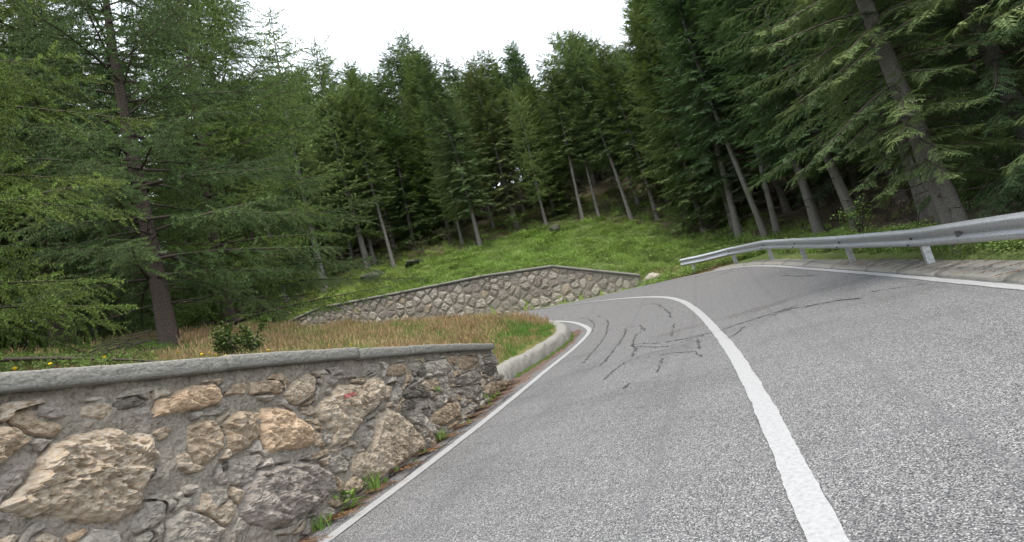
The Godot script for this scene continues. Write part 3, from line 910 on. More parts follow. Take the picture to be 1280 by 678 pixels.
func build_near_wall() -> void:
	var w := thing("stone_retaining_wall", "low retaining wall of big rough boulders in grey mortar under a concrete coping", "wall", Vector3.ZERO)
	# mortar core, pushed in and out by hand trowelling
	var pt := func(i: int, j: int) -> Vector3:
		var d := -1.5 + 12.15 * i / 560.0
		var low := 0.1 * d - 0.15
		var top := 1.8
		var f: float = clampf((j - 1) / 78.0, 0, 1)
		var y := lerpf(low, top, f)
		var z := 0.035 * fine.get_noise_2d(d * 70, y * 90) + 0.03 * absf(wob.get_noise_2d(d * 170 + y * 60, y * 230)) + 0.016 * fine.get_noise_2d(d * 420, y * 480) - 0.028
		if j == 80:
			return wall_pt(d, top, -0.45)
		if j == 0:
			return wall_pt(d, low - 0.3, 0.0)
		return wall_pt(d, y, z)
	obj("mortar", grid_mesh(561, 81, pt, func(_i, _j, _p): return Color.WHITE), mats["mortar"], w)
	# the free end of the wall
	var ep := func(i: int, j: int) -> Vector3:
		var y := lerpf(0.6, 1.8, j / 12.0)
		return wall_pt(10.65 + 0.02 * fine.get_noise_2d(i * 30, j * 30), y, 0.005 - 0.46 * i / 5.0)
	obj("end_face", grid_mesh(6, 13, ep, func(_i, _j, _p): return Color.WHITE), mats["mortar"], w)
	var n := 0
	for s in STONES:
		var poly := PackedVector2Array()
		var longest := 0.0
		for k in s[2].size() / 2:
			poly.append(Vector2(s[2][k * 2], s[2][k * 2 + 1]))
			longest = maxf(longest, poly[0].distance_to(poly[-1]))
		var seg := 120 if longest > 0.5 else 52 if longest > 0.25 else 24
		var rings := 30 if longest > 0.5 else 13 if longest > 0.25 else 6
		var st := obj("stone", stone_mesh(poly, wall_pt, s[1] * 0.85 + 0.015, seg, rings, 1.0 if longest > 0.25 else 0.6, n + 1.0, 0.5), mats["stone%d" % s[0]], w)
		n += 1
		if n == 22:
			st.set_meta("label", "pale boulder with a short red paint stroke")
			var q := PackedVector2Array()
			for k in 4:
				q.append(Vector2(RED_MARK[k * 2], RED_MARK[k * 2 + 1]))
			var b := Buf.new()
			var faces: PackedVector3Array = st.mesh.get_faces()
			for k in faces.size() / 3:
				var c := (faces[k * 3] + faces[k * 3 + 1] + faces[k * 3 + 2]) / 3.0
				if Geometry2D.is_point_in_polygon(Vector2(-c.z, c.y), q):
					var lift := Vector3(0.004, 0, 0)
					b.tri(faces[k * 3] + lift, faces[k * 3 + 1] + lift, faces[k * 3 + 2] + lift)
			obj("paint_mark", b.mesh(), mats["red_paint"], st)
	# small stones showing through between the boulders
	var r := RandomNumberGenerator.new()
	r.seed = 5
	var placed := []
	var tries := 0
	var taken := []
	for s in STONES:
		var poly := PackedVector2Array()
		for k in s[2].size() / 2:
			poly.append(Vector2(s[2][k * 2], s[2][k * 2 + 1]))
		taken.append(Geometry2D.offset_polygon(poly, 0.014)[0])
	while tries < 1100 and placed.size() < 220:
		tries += 1
		var d := r.randf_range(1.5, 10.5)
		if d < 4.6 and r.randf() < 0.45:
			continue
		var y := r.randf_range(0.1 * d + 0.02, 1.7)
		var size := r.randf_range(0.05, 0.17)
		var turn := r.randf_range(-0.5, 0.3)
		var poly := PackedVector2Array()
		for k in 8:
			var q := TAU * k / 8
			poly.append(Vector2(d, y) + Vector2(cos(q) * size * 1.35, sin(q) * size * 0.75).rotated(turn) * r.randf_range(0.75, 1.15))
		poly = clip_half(poly, Vector2(d, 1.745), Vector2(0, 1))
		poly = clip_half(poly, Vector2(10.6, y), Vector2(1, 0))
		var pieces := [poly]
		for tk in taken:
			var next := []
			for pc in pieces:
				for c in Geometry2D.clip_polygons(pc, tk):
					if not Geometry2D.is_polygon_clockwise(c):
						next.append(c)
			pieces = next
		var best := PackedVector2Array()
		var most := 0.0028
		for pc in pieces:
			var area := 0.0
			for k in pc.size():
				area += pc[k].cross(pc[(k + 1) % pc.size()]) * 0.5
			if absf(area) > most:
				most = absf(area)
				best = pc
		if best.is_empty():
			continue
		placed.append(best)
		taken.append(Geometry2D.offset_polygon(best, 0.012)[0])
		var many := most > 0.012
		obj("stone", stone_mesh(best, wall_pt, r.randf_range(0.03, 0.06), 34 if many else 20, 8 if many else 5, 0.7, placed.size() * 1.0, 0.3), mats["stone%d" % [3, 3, 0, 2, 6, 5, 3, 0][r.randi() % 8]], w)
	# coping slabs
	var joints := [-1.6, 0.9]
	joints.append_array(COPING_JOINTS)
	for k in joints.size() - 1:
		var a: float = joints[k] + 0.006
		var e: float = joints[k + 1] - 0.006
		var lift: float = [0.0, 0.0, 0.012, 0.0, 0.008][k % 5]
		var steps := int((e - a) * 14) + 2
		var prof := [[-0.42, 1.785], [0.055, 1.785], [0.066, 1.79], [0.07, 1.81], [0.07, 1.845], [0.069, 1.874], [0.06, 1.884], [-0.1, 1.888], [-0.3, 1.885], [-0.42, 1.87], [-0.42, 1.785]]
		var cp := func(i: int, j: int) -> Vector3:
			var d := lerpf(a, e, clampf((j - 1.0) / (steps - 1.0), 0, 1))
			var p: Array = prof[i]
			var rough := 0.007 * fine.get_noise_3d(d * 130, p[1] * 300, p[0] * 100) + 0.008 * fine.get_noise_2d(d * 25, k * 40.0)
			if j == 0 or j == steps + 1:
				return wall_pt(d, 1.82 + lift, -0.17)
			return wall_pt(d, p[1] + lift + rough * 0.6, p[0] + rough)
		obj("coping_slab", grid_mesh(prof.size(), steps + 2, cp, func(_i, _j, _p): return Color.WHITE), mats["concrete"], w)

func build_kerb() -> void:
	var kl := kerb_line()
	var w := thing("stone_kerb", "thick lichen-grey rounded kerb curving round the tip of the meadow plot", "kerb", Vector3.ZERO)
	# three long kerb stones
	for part in [[0.0, 3.9], [3.9, 7.6]]:
		var steps := 44
		var prof := [[0.19, -0.2], [0.185, 0.04], [0.17, 0.12], [0.15, 0.2], [0.12, 0.265], [0.085, 0.295], [0.03, 0.31], [-0.05, 0.315], [-0.12, 0.31], [-0.16, 0.28], [-0.17, -0.2]]
		var pt := func(i: int, j: int) -> Vector3:
			var u: float = lerpf(part[0] + 0.008, part[1] - 0.008, clampf((j - 1.0) / (steps - 1.0), 0, 1))
			var k := mini(int(u), kl.size() - 2)
			var p0: Vector2 = kl[maxi(k - 1, 0)]
			var p: Vector2 = kl[k].cubic_interpolate(kl[k + 1], p0, kl[mini(k + 2, kl.size() - 1)], u - k)
			var q: Vector2 = kl[k].cubic_interpolate(kl[k + 1], p0, kl[mini(k + 2, kl.size() - 1)], u - k + 0.02)
			var dir := (q - p).normalized()
			var side := Vector2(dir.y, -dir.x)
			var base := near_road_y(p.x + side.x * 0.2, p.y + side.y * 0.2)
			var f: Array = prof[i]
			var rough := 0.022 * fine.get_noise_3d(p.x * 40, p.y * 40, i * 9.0) + 0.016 * fine.get_noise_3d(p.x * 170, p.y * 170, i * 30.0)
			var down: float = lerpf(1.0, 0.55, smoothstep(5.0, 7.5, u))
			var hh: float = f[1] * (down if f[1] > 0 else 1.0)
			if j == 0 or j == steps + 1:
				return Vector3(p.x, base + 0.1, -p.y)
			return Vector3(p.x + side.x * (f[0] + rough), base + hh + rough, -(p.y + side.y * (f[0] + rough)))
		obj("kerb_stone", grid_mesh(prof.size(), steps + 2, pt, func(_i, _j, _p): return Color.WHITE), mats["lichen_stone"], w)

func build_far_wall() -> void:
	var lens := [0.0]
	for i in far_wall.size() - 1:
		lens.append(lens[-1] + Vector2(far_wall[i].x, far_wall[i].z).distance_to(Vector2(far_wall[i + 1].x, far_wall[i + 1].z)))
	var at := func(s: float, y: float, out_: float) -> Vector3:
		var i := 0
		while i < far_wall.size() - 2 and lens[i + 1] < s:
			i += 1
		var f: float = (s - lens[i]) / (lens[i + 1] - lens[i])
		var p: Vector3 = far_wall[i].lerp(far_wall[i + 1], f)
		var dir := Vector2(far_wall[i + 1].x - far_wall[i].x, far_wall[i + 1].z - far_wall[i].z).normalized()
		return Vector3(p.x + dir.y * out_, y, -(p.z - absf(dir.x) * out_))
	var top := func(s: float) -> float:
		var i := 0
		while i < far_wall.size() - 2 and lens[i + 1] < s:
			i += 1
		return lerpf(far_wall[i].y, far_wall[i + 1].y, (s - lens[i]) / (lens[i + 1] - lens[i]))
	var low := func(s: float) -> float:
		var p: Vector3 = at.call(s, 0.0, 0.2)
		return near_road_y(p.x, -p.z) - 0.15
	var w := thing("far_stone_wall", "long far wall of rounded pale stones holding back the grassy bank", "wall", Vector3.ZERO)
	var total: float = lens[-1]
	var pt := func(i: int, j: int) -> Vector3:
		var s := total * i / 120.0
		if j == 11:
			return at.call(s, top.call(s) - 0.04, -0.4)
		var y: float = lerpf(low.call(s), top.call(s) - 0.04, j / 10.0)
		return at.call(s, y, 0.02 * fine.get_noise_2d(s * 60, y * 60))
	obj("mortar", grid_mesh(121, 12, pt, func(_i, _j, _p): return Color.WHITE), mats["mortar"], w)
	for e in [0.0, total]:
		var ep := func(i: int, j: int) -> Vector3:
			return at.call(e, lerpf(low.call(e), top.call(e) - 0.04, float(j)), 0.0 - 0.4 * i)
		obj("end_face", grid_mesh(2, 2, ep, func(_i, _j, _p): return Color.WHITE), mats["mortar"], w)
	# stones: cells round scattered seeds, shrunk to leave mortar joints
	var r := RandomNumberGenerator.new()
	r.seed = 77
	var seeds := []
	var radii := {}
	var tries := 0
	while tries < 9000:
		tries += 1
		var s := r.randf_range(0.05, total - 0.05)
		var y := r.randf_range(low.call(s), top.call(s))
		var ok := true
		var own := r.randf_range(0.17, 0.4)
		for p in seeds:
			var dx: float = (p.x - s) / 1.5
			var room: float = (own + radii[p]) * 0.5 + 0.02
			if dx * dx + (p.y - y) * (p.y - y) < room * room:
				ok = false
				break
		if ok:
			seeds.append(Vector2(s, y))
			radii[Vector2(s, y)] = own
	for k in seeds.size():
		var p: Vector2 = seeds[k]
		var poly := PackedVector2Array([p + Vector2(-0.6, -0.45), p + Vector2(0.6, -0.45), p + Vector2(0.6, 0.45), p + Vector2(-0.6, 0.45)])
		for q in seeds:
			if q != p and q.distance_to(p) < 1.4:
				poly = clip_half(poly, p.lerp(q, 0.5), (q - p))
		var slope: float = top.call(minf(p.x + 0.2, total)) - top.call(maxf(p.x - 0.2, 0.0))
		poly = clip_half(poly, Vector2(p.x, top.call(p.x) - 0.06), Vector2(-slope, 0.4).normalized())
		poly = clip_half(poly, Vector2(0.03, 0), Vector2(-1, 0))
		poly = clip_half(poly, Vector2(total - 0.03, 0), Vector2(1, 0))
		if poly.size() < 3:
			continue
		var small := Geometry2D.offset_polygon(poly, -0.045, Geometry2D.JOIN_ROUND)
		if small.is_empty():
			continue
		var big := Geometry2D.offset_polygon(small[0], 0.026, Geometry2D.JOIN_ROUND)
		var tone: int = [5, 3, 5, 3, 3, 5, 0, 6, 6, 5][r.randi() % 10]
		obj("stone", stone_mesh(big[0], at, r.randf_range(0.05, 0.1), 14, 3, 0.7, k * 1.0, r.randf_range(-0.6, 0.6)), mats["stone%d" % tone], w)
	# coping
	for i in far_wall.size() - 1:
		var pieces := maxi(1, int((lens[i + 1] - lens[i]) / 1.7))
		for k in pieces:
			var a: float = lerpf(lens[i], lens[i + 1], float(k) / pieces) + 0.008
			var e: float = lerpf(lens[i], lens[i + 1], float(k + 1) / pieces) - 0.008
			var prof := [[-0.42, -0.05], [0.09, -0.05], [0.10, 0.0], [0.085, 0.05], [-0.42, 0.06], [-0.42, -0.05]]
			var cp := func(ii: int, j: int) -> Vector3:
				var s := lerpf(a, e, clampf((j - 1) / 5.0, 0, 1))
				if j == 0 or j == 7:
					return at.call(s, top.call(s), -0.15)
				return at.call(s, top.call(s) + prof[ii][1], prof[ii][0] + 0.012 * fine.get_noise_2d(s * 50, ii * 20.0))
			obj("coping_slab", grid_mesh(6, 8, cp, func(_i, _j, _p): return Color.WHITE), mats["concrete"], w)

func build_guardrail() -> void:
	# post feet (x, distance); the rail's face runs just in front of them
	var feet := [Vector2(3.2, -0.5), Vector2(3.2, 3.6), Vector2(3.22, 7.6), Vector2(3.1, 11.6), Vector2(2.76, 15.5), Vector2(2.3, 19.0), Vector2(1.7, 21.5), Vector2(0.72, 23.7), Vector2(-0.72, 24.95)]
	var w := thing("guardrail", "galvanised steel guardrail on posts along the outside of the bend", "guardrail", Vector3.ZERO)
	var heights := []
	for f in feet:
		heights.append(near_road_y(f.x - 0.3, f.y) + 0.10)
	var line := func(u: float) -> Vector3:
		var k := clampi(int(u), 0, feet.size() - 2)
		var f: float = u - k
		var p: Vector2 = feet[k].cubic_interpolate(feet[k + 1], feet[maxi(k - 1, 0)], feet[mini(k + 2, feet.size() - 1)], f)
		if u > feet.size() - 1:
			p = feet[-1] + (feet[-1] - feet[-2]).normalized() * 0.45 * (u - feet.size() + 1) / 0.25
		return Vector3(p.x, lerpf(heights[k], heights[k + 1], f), -p.y)
	# W profile: (towards the road, above the foot)
	var prof := [[0.035, 0.30], [0.05, 0.305], [0.115, 0.335], [0.125, 0.36], [0.115, 0.385], [0.055, 0.425], [0.05, 0.445], [0.055, 0.465], [0.115, 0.505], [0.125, 0.53], [0.115, 0.555], [0.05, 0.59], [0.035, 0.595]]
	var ends := [-0.0, 1.0, 2.0, 3.0, 4.0, 5.0, 6.0, 7.0, 8.25]
	for k in ends.size() - 1:
		var steps := 9
		var pt := func(i: int, j: int) -> Vector3:
			var u: float = lerpf(ends[k], ends[k + 1] + (0.05 if k < ends.size() - 2 else 0.0), float(j) / (steps - 1))
			var p: Vector3 = line.call(u)
			var dir: Vector3 = (line.call(u + 0.01) - line.call(u - 0.01)).normalized()
			var side := Vector3(dir.z, 0, -dir.x).normalized()
			var lap := 0.004 * (1.0 if k % 2 == 0 else 0.0)
			return p + side * (prof[i][0] + 0.05 + lap) + Vector3(0, prof[i][1], 0)
		obj("rail_beam", grid_mesh(prof.size(), steps, pt, func(_i, _j, _p): return Color.WHITE), mats["steel"], w)
		# bolts at the lap
		var bu: float = ends[k] + 0.02
		var bp: Vector3 = line.call(bu)
		var bd: Vector3 = (line.call(bu + 0.01) - line.call(bu - 0.005)).normalized()
		var bs := Vector3(bd.z, 0, -bd.x).normalized()
		for h in [0.445, 0.36]:
			var c := CylinderMesh.new()
			c.top_radius = 0.016
			c.bottom_radius = 0.02
			c.height = 0.03
			c.radial_segments = 8
			c.rings = 1
			var o := obj("bolt", c, mats["dark_steel"], w)
			o.position = bp + bs * (0.118 if h == 0.445 else 0.185) + Vector3(0, h, 0)
			o.basis = Basis(bd, bs, bd.cross(bs))
	for k in feet.size():
		var b := Buf.new()
		var p: Vector3 = line.call(float(k))
		var dir: Vector3 = (line.call(k + 0.02) - line.call(k - 0.02)).normalized()
		var side := Vector3(dir.z, 0, -dir.x).normalized()
		# C section post: web and two flanges
		var sec := [[0.05, -0.045], [0.05, 0.045], [-0.06, 0.045], [-0.06, 0.025], [-0.052, 0.025], [-0.052, 0.037], [0.042, 0.037], [0.042, -0.037], [-0.052, -0.037], [-0.052, -0.025], [-0.06, -0.025], [-0.06, -0.045]]
		for i in sec.size():
			var a: Array = sec[i]
			var e: Array = sec[(i + 1) % sec.size()]
			var pa: Vector3 = p + side * a[0] + dir * a[1]
			var pe: Vector3 = p + side * e[0] + dir * e[1]
			b.quad(pa + Vector3(0, -0.4, 0), pa + Vector3(0, 0.56, 0), pe + Vector3(0, 0.56, 0), pe + Vector3(0, -0.4, 0))
		obj("post", b.mesh(), mats["steel"], w)
		# spacer block
		var s := BoxMesh.new()
		s.size = Vector3(0.07, 0.16, 0.05)
		var sp := obj("spacer", s, mats["steel"], w)
		sp.basis = Basis(dir, Vector3.UP, dir.cross(Vector3.UP))
		sp.position = p + side * 0.075 + Vector3(0, 0.445, 0)
	# reflector bracket on the near beam
	var rp: Vector3 = line.call(2.55)
	var rd: Vector3 = (line.call(2.56) - line.call(2.54)).normalized()
	var rs := Vector3(rd.z, 0, -rd.x).normalized()
	var b := Buf.new()
	var o := rp + rs * 0.112 + Vector3(0, 0.445, 0)
	var f := func(a: float, h: float, z: float) -> Vector3: return o + rd * a + Vector3(0, h, 0) + rs * z
	b.quad(f.call(-0.05, -0.035, 0.0), f.call(-0.05, 0.035, 0.0), f.call(0.03, 0.04, 0.05), f.call(0.03, -0.04, 0.05))
	b.quad(f.call(0.03, 0.04, 0.05), f.call(0.08, 0.02, 0.0), f.call(0.08, -0.02, 0.0), f.call(0.03, -0.04, 0.05))
	b.tri(f.call(-0.05, 0.035, 0.0), f.call(0.08, 0.02, 0.0), f.call(0.03, 0.04, 0.05))
	b.tri(f.call(-0.05, -0.035, 0.0), f.call(0.03, -0.04, 0.05), f.call(0.08, -0.02, 0.0))
	obj("reflector", b.mesh(), mats["dark_steel"], w)

# ------------------------------------------------------------------ trees
func build_trees() -> void:
	var r := RandomNumberGenerator.new()
	r.seed = 41
	var fs := []
	for k in 4: fs.append(spray_spruce(r, 6, 0.04))
	var ns := []
	for k in 4: ns.append(spray_spruce(r, 9, 0.02))
	var fl := []
	for k in 4: fl.append(spray_larch(r, 12, 0.12, 0.024))
	var nl := []
	for k in 5: nl.append(spray_larch(r, 20, 0.085, 0.013))
	var deep := Color(0.075, 0.112, 0.054)
	var mid := Color(0.20, 0.27, 0.12)
	var sp := {"tall": 12.5, "girth": 0.135, "low": 1.2, "reach": 2.3, "taper": 0.62, "whorl": 6, "gap": 0.36, "rise_low": -0.12, "rise_top": 0.5, "sag": 0.4, "tip": 0.2, "step": 0.17, "spray": 0.62, "hang": 0.6, "templates": fs, "dark": deep, "light": mid, "bark": "bark_grey", "leaf": "spruce_needles", "kind": "spruce", "dead": 1, "gaps": 0.17}
	var spruce := []
	spruce.append(conifer(1, sp))
	spruce.append(conifer(2, sp.merged({"tall": 13.5, "low": 2.8, "reach": 2.2, "girth": 0.145, "dead": 3, "dead_from": 1.0}, true)))
	spruce.append(conifer(3, sp.merged({"tall": 11.5, "low": 1.8, "reach": 2.1, "dead": 2, "dark": Color(0.09, 0.118, 0.062), "light": Color(0.205, 0.25, 0.125)}, true)))
	spruce.append(conifer(4, sp.merged({"tall": 12.5, "low": 4.6, "reach": 1.7, "girth": 0.125, "dead": 5, "dead_from": 1.2, "gaps": 0.2}, true)))
	spruce.append(conifer(5, sp.merged({"tall": 9.0, "low": 0.3, "reach": 1.9, "dead": 0, "dark": Color(0.08, 0.12, 0.045), "light": Color(0.19, 0.255, 0.09)}, true)))
	var la: Dictionary = sp.merged({"tall": 13.0, "low": 2.6, "reach": 1.9, "whorl": 5, "gap": 0.38, "rise_low": 0.0, "rise_top": 0.5, "sag": 0.25, "step": 0.16, "spray": 0.7, "hang": 0.6, "templates": fl, "dark": Color(0.11, 0.165, 0.055), "light": Color(0.23, 0.30, 0.10), "leaf": "larch_needles", "kind": "larch", "dead": 2, "gaps": 0.15}, true)
	var larch := [conifer(11, la), conifer(12, la.merged({"tall": 11.0, "low": 1.8, "reach": 1.7}, true))]
	var near_larch: Dictionary = sp.merged({"tall": 10.5, "girth": 0.17, "low": 1.5, "reach": 3.2, "whorl": 5, "gap": 0.36, "rise_low": -0.02, "rise_top": 0.4, "sag": 0.22, "tip": 0.06, "step": 0.085, "spray": 0.6, "hang": 0.75, "bare": 0.16, "templates": nl, "dark": Color(0.085, 0.14, 0.06), "light": Color(0.18, 0.26, 0.10), "twigs": true, "bark": "bark_brown", "leaf": "larch_needles", "kind": "larch", "dead": 4, "dead_from": 1.0, "sides": 14, "rings": 30, "limb": 0.85, "gaps": 0.1, "even": true}, true)
	var nl1 := conifer(21, near_larch)
	var nl2 := conifer(22, near_larch.merged({"tall": 8.5, "low": 0.4, "reach": 2.8, "girth": 0.12, "dark": Color(0.13, 0.19, 0.05), "light": Color(0.24, 0.32, 0.09), "dead": 0}, true))
	var nl3 := conifer(24, near_larch.merged({"tall": 12.0, "low": 3.4, "reach": 3.4, "girth": 0.16, "gap": 0.45, "dark": Color(0.085, 0.15, 0.05), "light": Color(0.17, 0.25, 0.08), "dead": 2, "bark": "bark_grey"}, true))
	var nsp := conifer(23, sp.merged({"tall": 13.0, "girth": 0.18, "low": 1.7, "reach": 2.4, "whorl": 6, "gap": 0.36, "step": 0.12, "spray": 0.46, "templates": ns, "hang": 0.7, "sag": 0.5, "rise_low": -0.15, "sides": 14, "rings": 30, "dead": 2}, true))
	var nsp_low := conifer(25, sp.merged({"tall": 12.0, "girth": 0.17, "low": 0.7, "reach": 2.6, "whorl": 6, "gap": 0.34, "step": 0.12, "spray": 0.46, "templates": ns, "hang": 0.8, "sag": 0.55, "rise_low": -0.2, "sides": 12, "rings": 24, "dead": 0}, true))
	print("tris ", spruce.map(func(f): return f.tris), larch.map(func(f): return f.tris), nl1.tris, " ", nl2.tris, " ", nsp.tris)

	# on the meadow plot
	tree(nl1, "larch_tree", "larch with a dark scaly trunk standing behind the coping of the boulder wall", -9.4, 9.0, 1.0, 0.6)
	tree(nl2, "larch_tree", "bright green young larch at the near end of the boulder wall", -7.5, 3.9, 1.0, 2.0)
	tree(nl1, "larch_tree", "larch with a thick brown trunk beside the heap of dry brush", -12.6, 9.4, 1.1, 2.6)
	var feathery := tree(nl2, "larch_tree", "feathery larch whose low branches hang over the end of the far stone wall", -12.7, 14.3, 1.5, 4.2)
	(feathery.get_node("crown") as MeshInstance3D).material_override = mats["larch_needles_deep"]
	tree(nl1, "larch_tree", "larch rising behind the scaly trunked larch on the plot", -14.2, 17.6, 1.45, 5.0)
	for p in [[-16.0, 13.0, 0.9], [-18.5, 11.0, 1.0], [-17.5, 16.5, 0.9], [-21.0, 15.0, 1.0], [-15.5, 7.5, 1.0], [-19.5, 8.0, 1.1], [-24.0, 12.0, 1.0], [-23.0, 17.5, 1.0], [-12.6, 7.8, 0.9], [-14.4, 9.2, 1.0], [-16.8, 10.6, 1.0], [-19.6, 12.6, 1.1], [-22.6, 14.4, 1.1], [-25.5, 16.6, 1.1], [-14.8, 11.4, 0.8], [-18.0, 13.8, 0.9], [-21.0, 18.2, 0.9], [-25.0, 19.0, 1.0], [-28.5, 18.6, 1.1]]:
		tree(spruce[[1, 2, 3, 2, 4][r.randi() % 5]], "spruce_tree", "dark spruce in the wood behind the larches of the plot", p[0], p[1], p[2], r.randf() * TAU, "spruces behind the plot larches")
	tree(larch[1], "larch_tree", "slim larch with a pale trunk behind the end of the far wall", -22.0, 27.3, 0.9, 0.3, "", 0.02)
	tree(larch[1], "larch_tree", "slim leaning larch with a pale trunk uphill of the far wall's end", -22.6, 30.0, 1.3, 1.3, "", 0.03)

	tree(larch[0], "larch_tree", "tall light larch on the bank uphill of the far wall end", -20.6, 30.9, 1.4, 2.3, "", 0.02)
	tree(larch[1], "larch_tree", "light larch close beside the tall one above the far wall end", -19.0, 33.4, 1.4, 0.9, "", 0.02)

	# front row along the grass bank
	tree(spruce[3], "spruce_tree", "tall spruce with a long bare pale trunk beside the mossy rock", -17.1, 33.0, 0.95, 0.2, "", 0.02)
	tree(spruce[1], "spruce_tree", "spruce with a leaning trunk on the bank above the middle of the far wall", -12.3, 35.0, 0.95, 1.2, "", 0.03)
	tree(spruce[3], "spruce_tree", "tall spruce with many dead twigs on a pale trunk at the top of the bank", -6.5, 38.0, 0.9, 3.0, "", 0.05)
	tree(spruce[3], "spruce_tree", "thin spruce standing close beside the one with many dead twigs", -5.6, 38.6, 0.8, 4.1, "", 0.04)
	tree(spruce[3], "spruce_tree", "spruce with a clean leaning trunk at the top corner of the bank", -3.7, 38.0, 1.0, 5.0, "", 0.07)
	tree(spruce[1], "spruce_tree", "spruce with a thick leaning trunk at the foot of the bank", 1.4, 30.3, 1.12, 2.2, "", 0.07)
	tree(spruce[3], "spruce_tree", "slim spruce of a close pair beyond the guardrail", 2.3, 28.4, 1.12, 0.7, "close pair beyond the guardrail", 0.09)
	tree(spruce[3], "spruce_tree", "slim spruce of a close pair beyond the guardrail", 2.75, 28.3, 1.06, 2.7, "close pair beyond the guardrail", 0.07)
	tree(spruce[1], "spruce_tree", "spruce with a thick bare trunk behind the posts of the guardrail", 3.75, 25.0, 1.19, 3.7, "", 0.08)
	tree(spruce[1], "spruce_tree", "spruce with dead lower twigs behind the pale green bush", 4.3, 21.5, 1.12, 4.9, "", 0.06)
	tree(nsp, "spruce_tree", "big dark spruce with a rough grey trunk close behind the guardrail", 3.75, 12.0, 1.0, 1.0, "", 0.0)
	tree(nsp_low, "spruce_tree", "dense dark spruce just beyond the rough grey trunk by the guardrail", 5.3, 12.4, 1.0, 3.5)
	tree(nl3, "larch_tree", "light green larch reaching its branches out over the guardrail", 4.7, 15.6, 1.0, 0.4)
	tree(nsp_low, "spruce_tree", "dark spruce opposite the near end of the guardrail", 5.6, 8.6, 0.95, 5.0)

	# the forest behind
	var spots := []
	for p in [[-9.4, 9], [-12.6, 9.4], [-17.1, 33], [-12.3, 35], [-6.5, 38], [-3.7, 38], [1.4, 30.3], [2.5, 28.4], [3.75, 25], [4.3, 21.5], [3.75, 12], [4.7, 12.6], [4.6, 16.5], [5.6, 8.6], [-22, 27.3], [-22.6, 30]]:
		spots.append(Vector2(p[0], p[1]))
	var looks := ["dense dark spruce", "bare-trunked spruce", "grey-green spruce", "thin high-crowned spruce", "bushy low-skirted spruce"]
	var n := 0
	var tries := 0
	while n < 270 and tries < 20000:
		tries += 1
		var x := r.randf_range(-46, 17)
		var d := r.randf_range(8, 64)
		if d < forest_edge(x) + 1.2 or (x < 5.2 and d < 22) or (x > 4 and x > d * 0.42 + 2) or x < -d * (0.92 if d > 34 else 1.3) - 2:
			continue
		var ok := true
		for p in spots:
			if p.distance_to(Vector2(x, d)) < (1.5 if d < 44 else 2.1):
				ok = false
				break
		if not ok:
			continue
		spots.append(Vector2(x, d))
		n += 1
		var k: int = r.randi() % 5 if d > forest_edge(x) + 5.0 else [0, 2, 4, 4, 1][r.randi() % 5]
		var big := 1.25 if x > 0 else 1.4 if d > 42 and x < -20 else 1.08 if d > 44 else 1.0
		var size := r.randf_range(0.72, 1.05) * big
		var is_larch := r.randf() < 0.16
		var look: String = "lighter green larch" if is_larch else looks[k]
		var height := "tall " if size > 1.08 else "short " if size < 0.84 else ""
		var row := "at the forest edge" if d < forest_edge(x) + 4.0 else "some rows into the forest" if d < forest_edge(x) + 12.0 else "deep in the forest"
		var zone := "beyond the guardrail" if x > 0.5 else "above the corner of the grass bank" if x > -5.5 else "above the bend of the far wall" if x > -10.5 else "above the middle of the far wall" if x > -16 else "above the mossy rock" if x > -22 else "past the far wall's end"
		tree(larch[k % 2] if is_larch else spruce[k], "larch_tree" if is_larch else "spruce_tree", height + look + " " + row + " " + zone, x, d, size, r.randf() * TAU, "forest trees " + zone, r.randf_range(-0.02, 0.03))

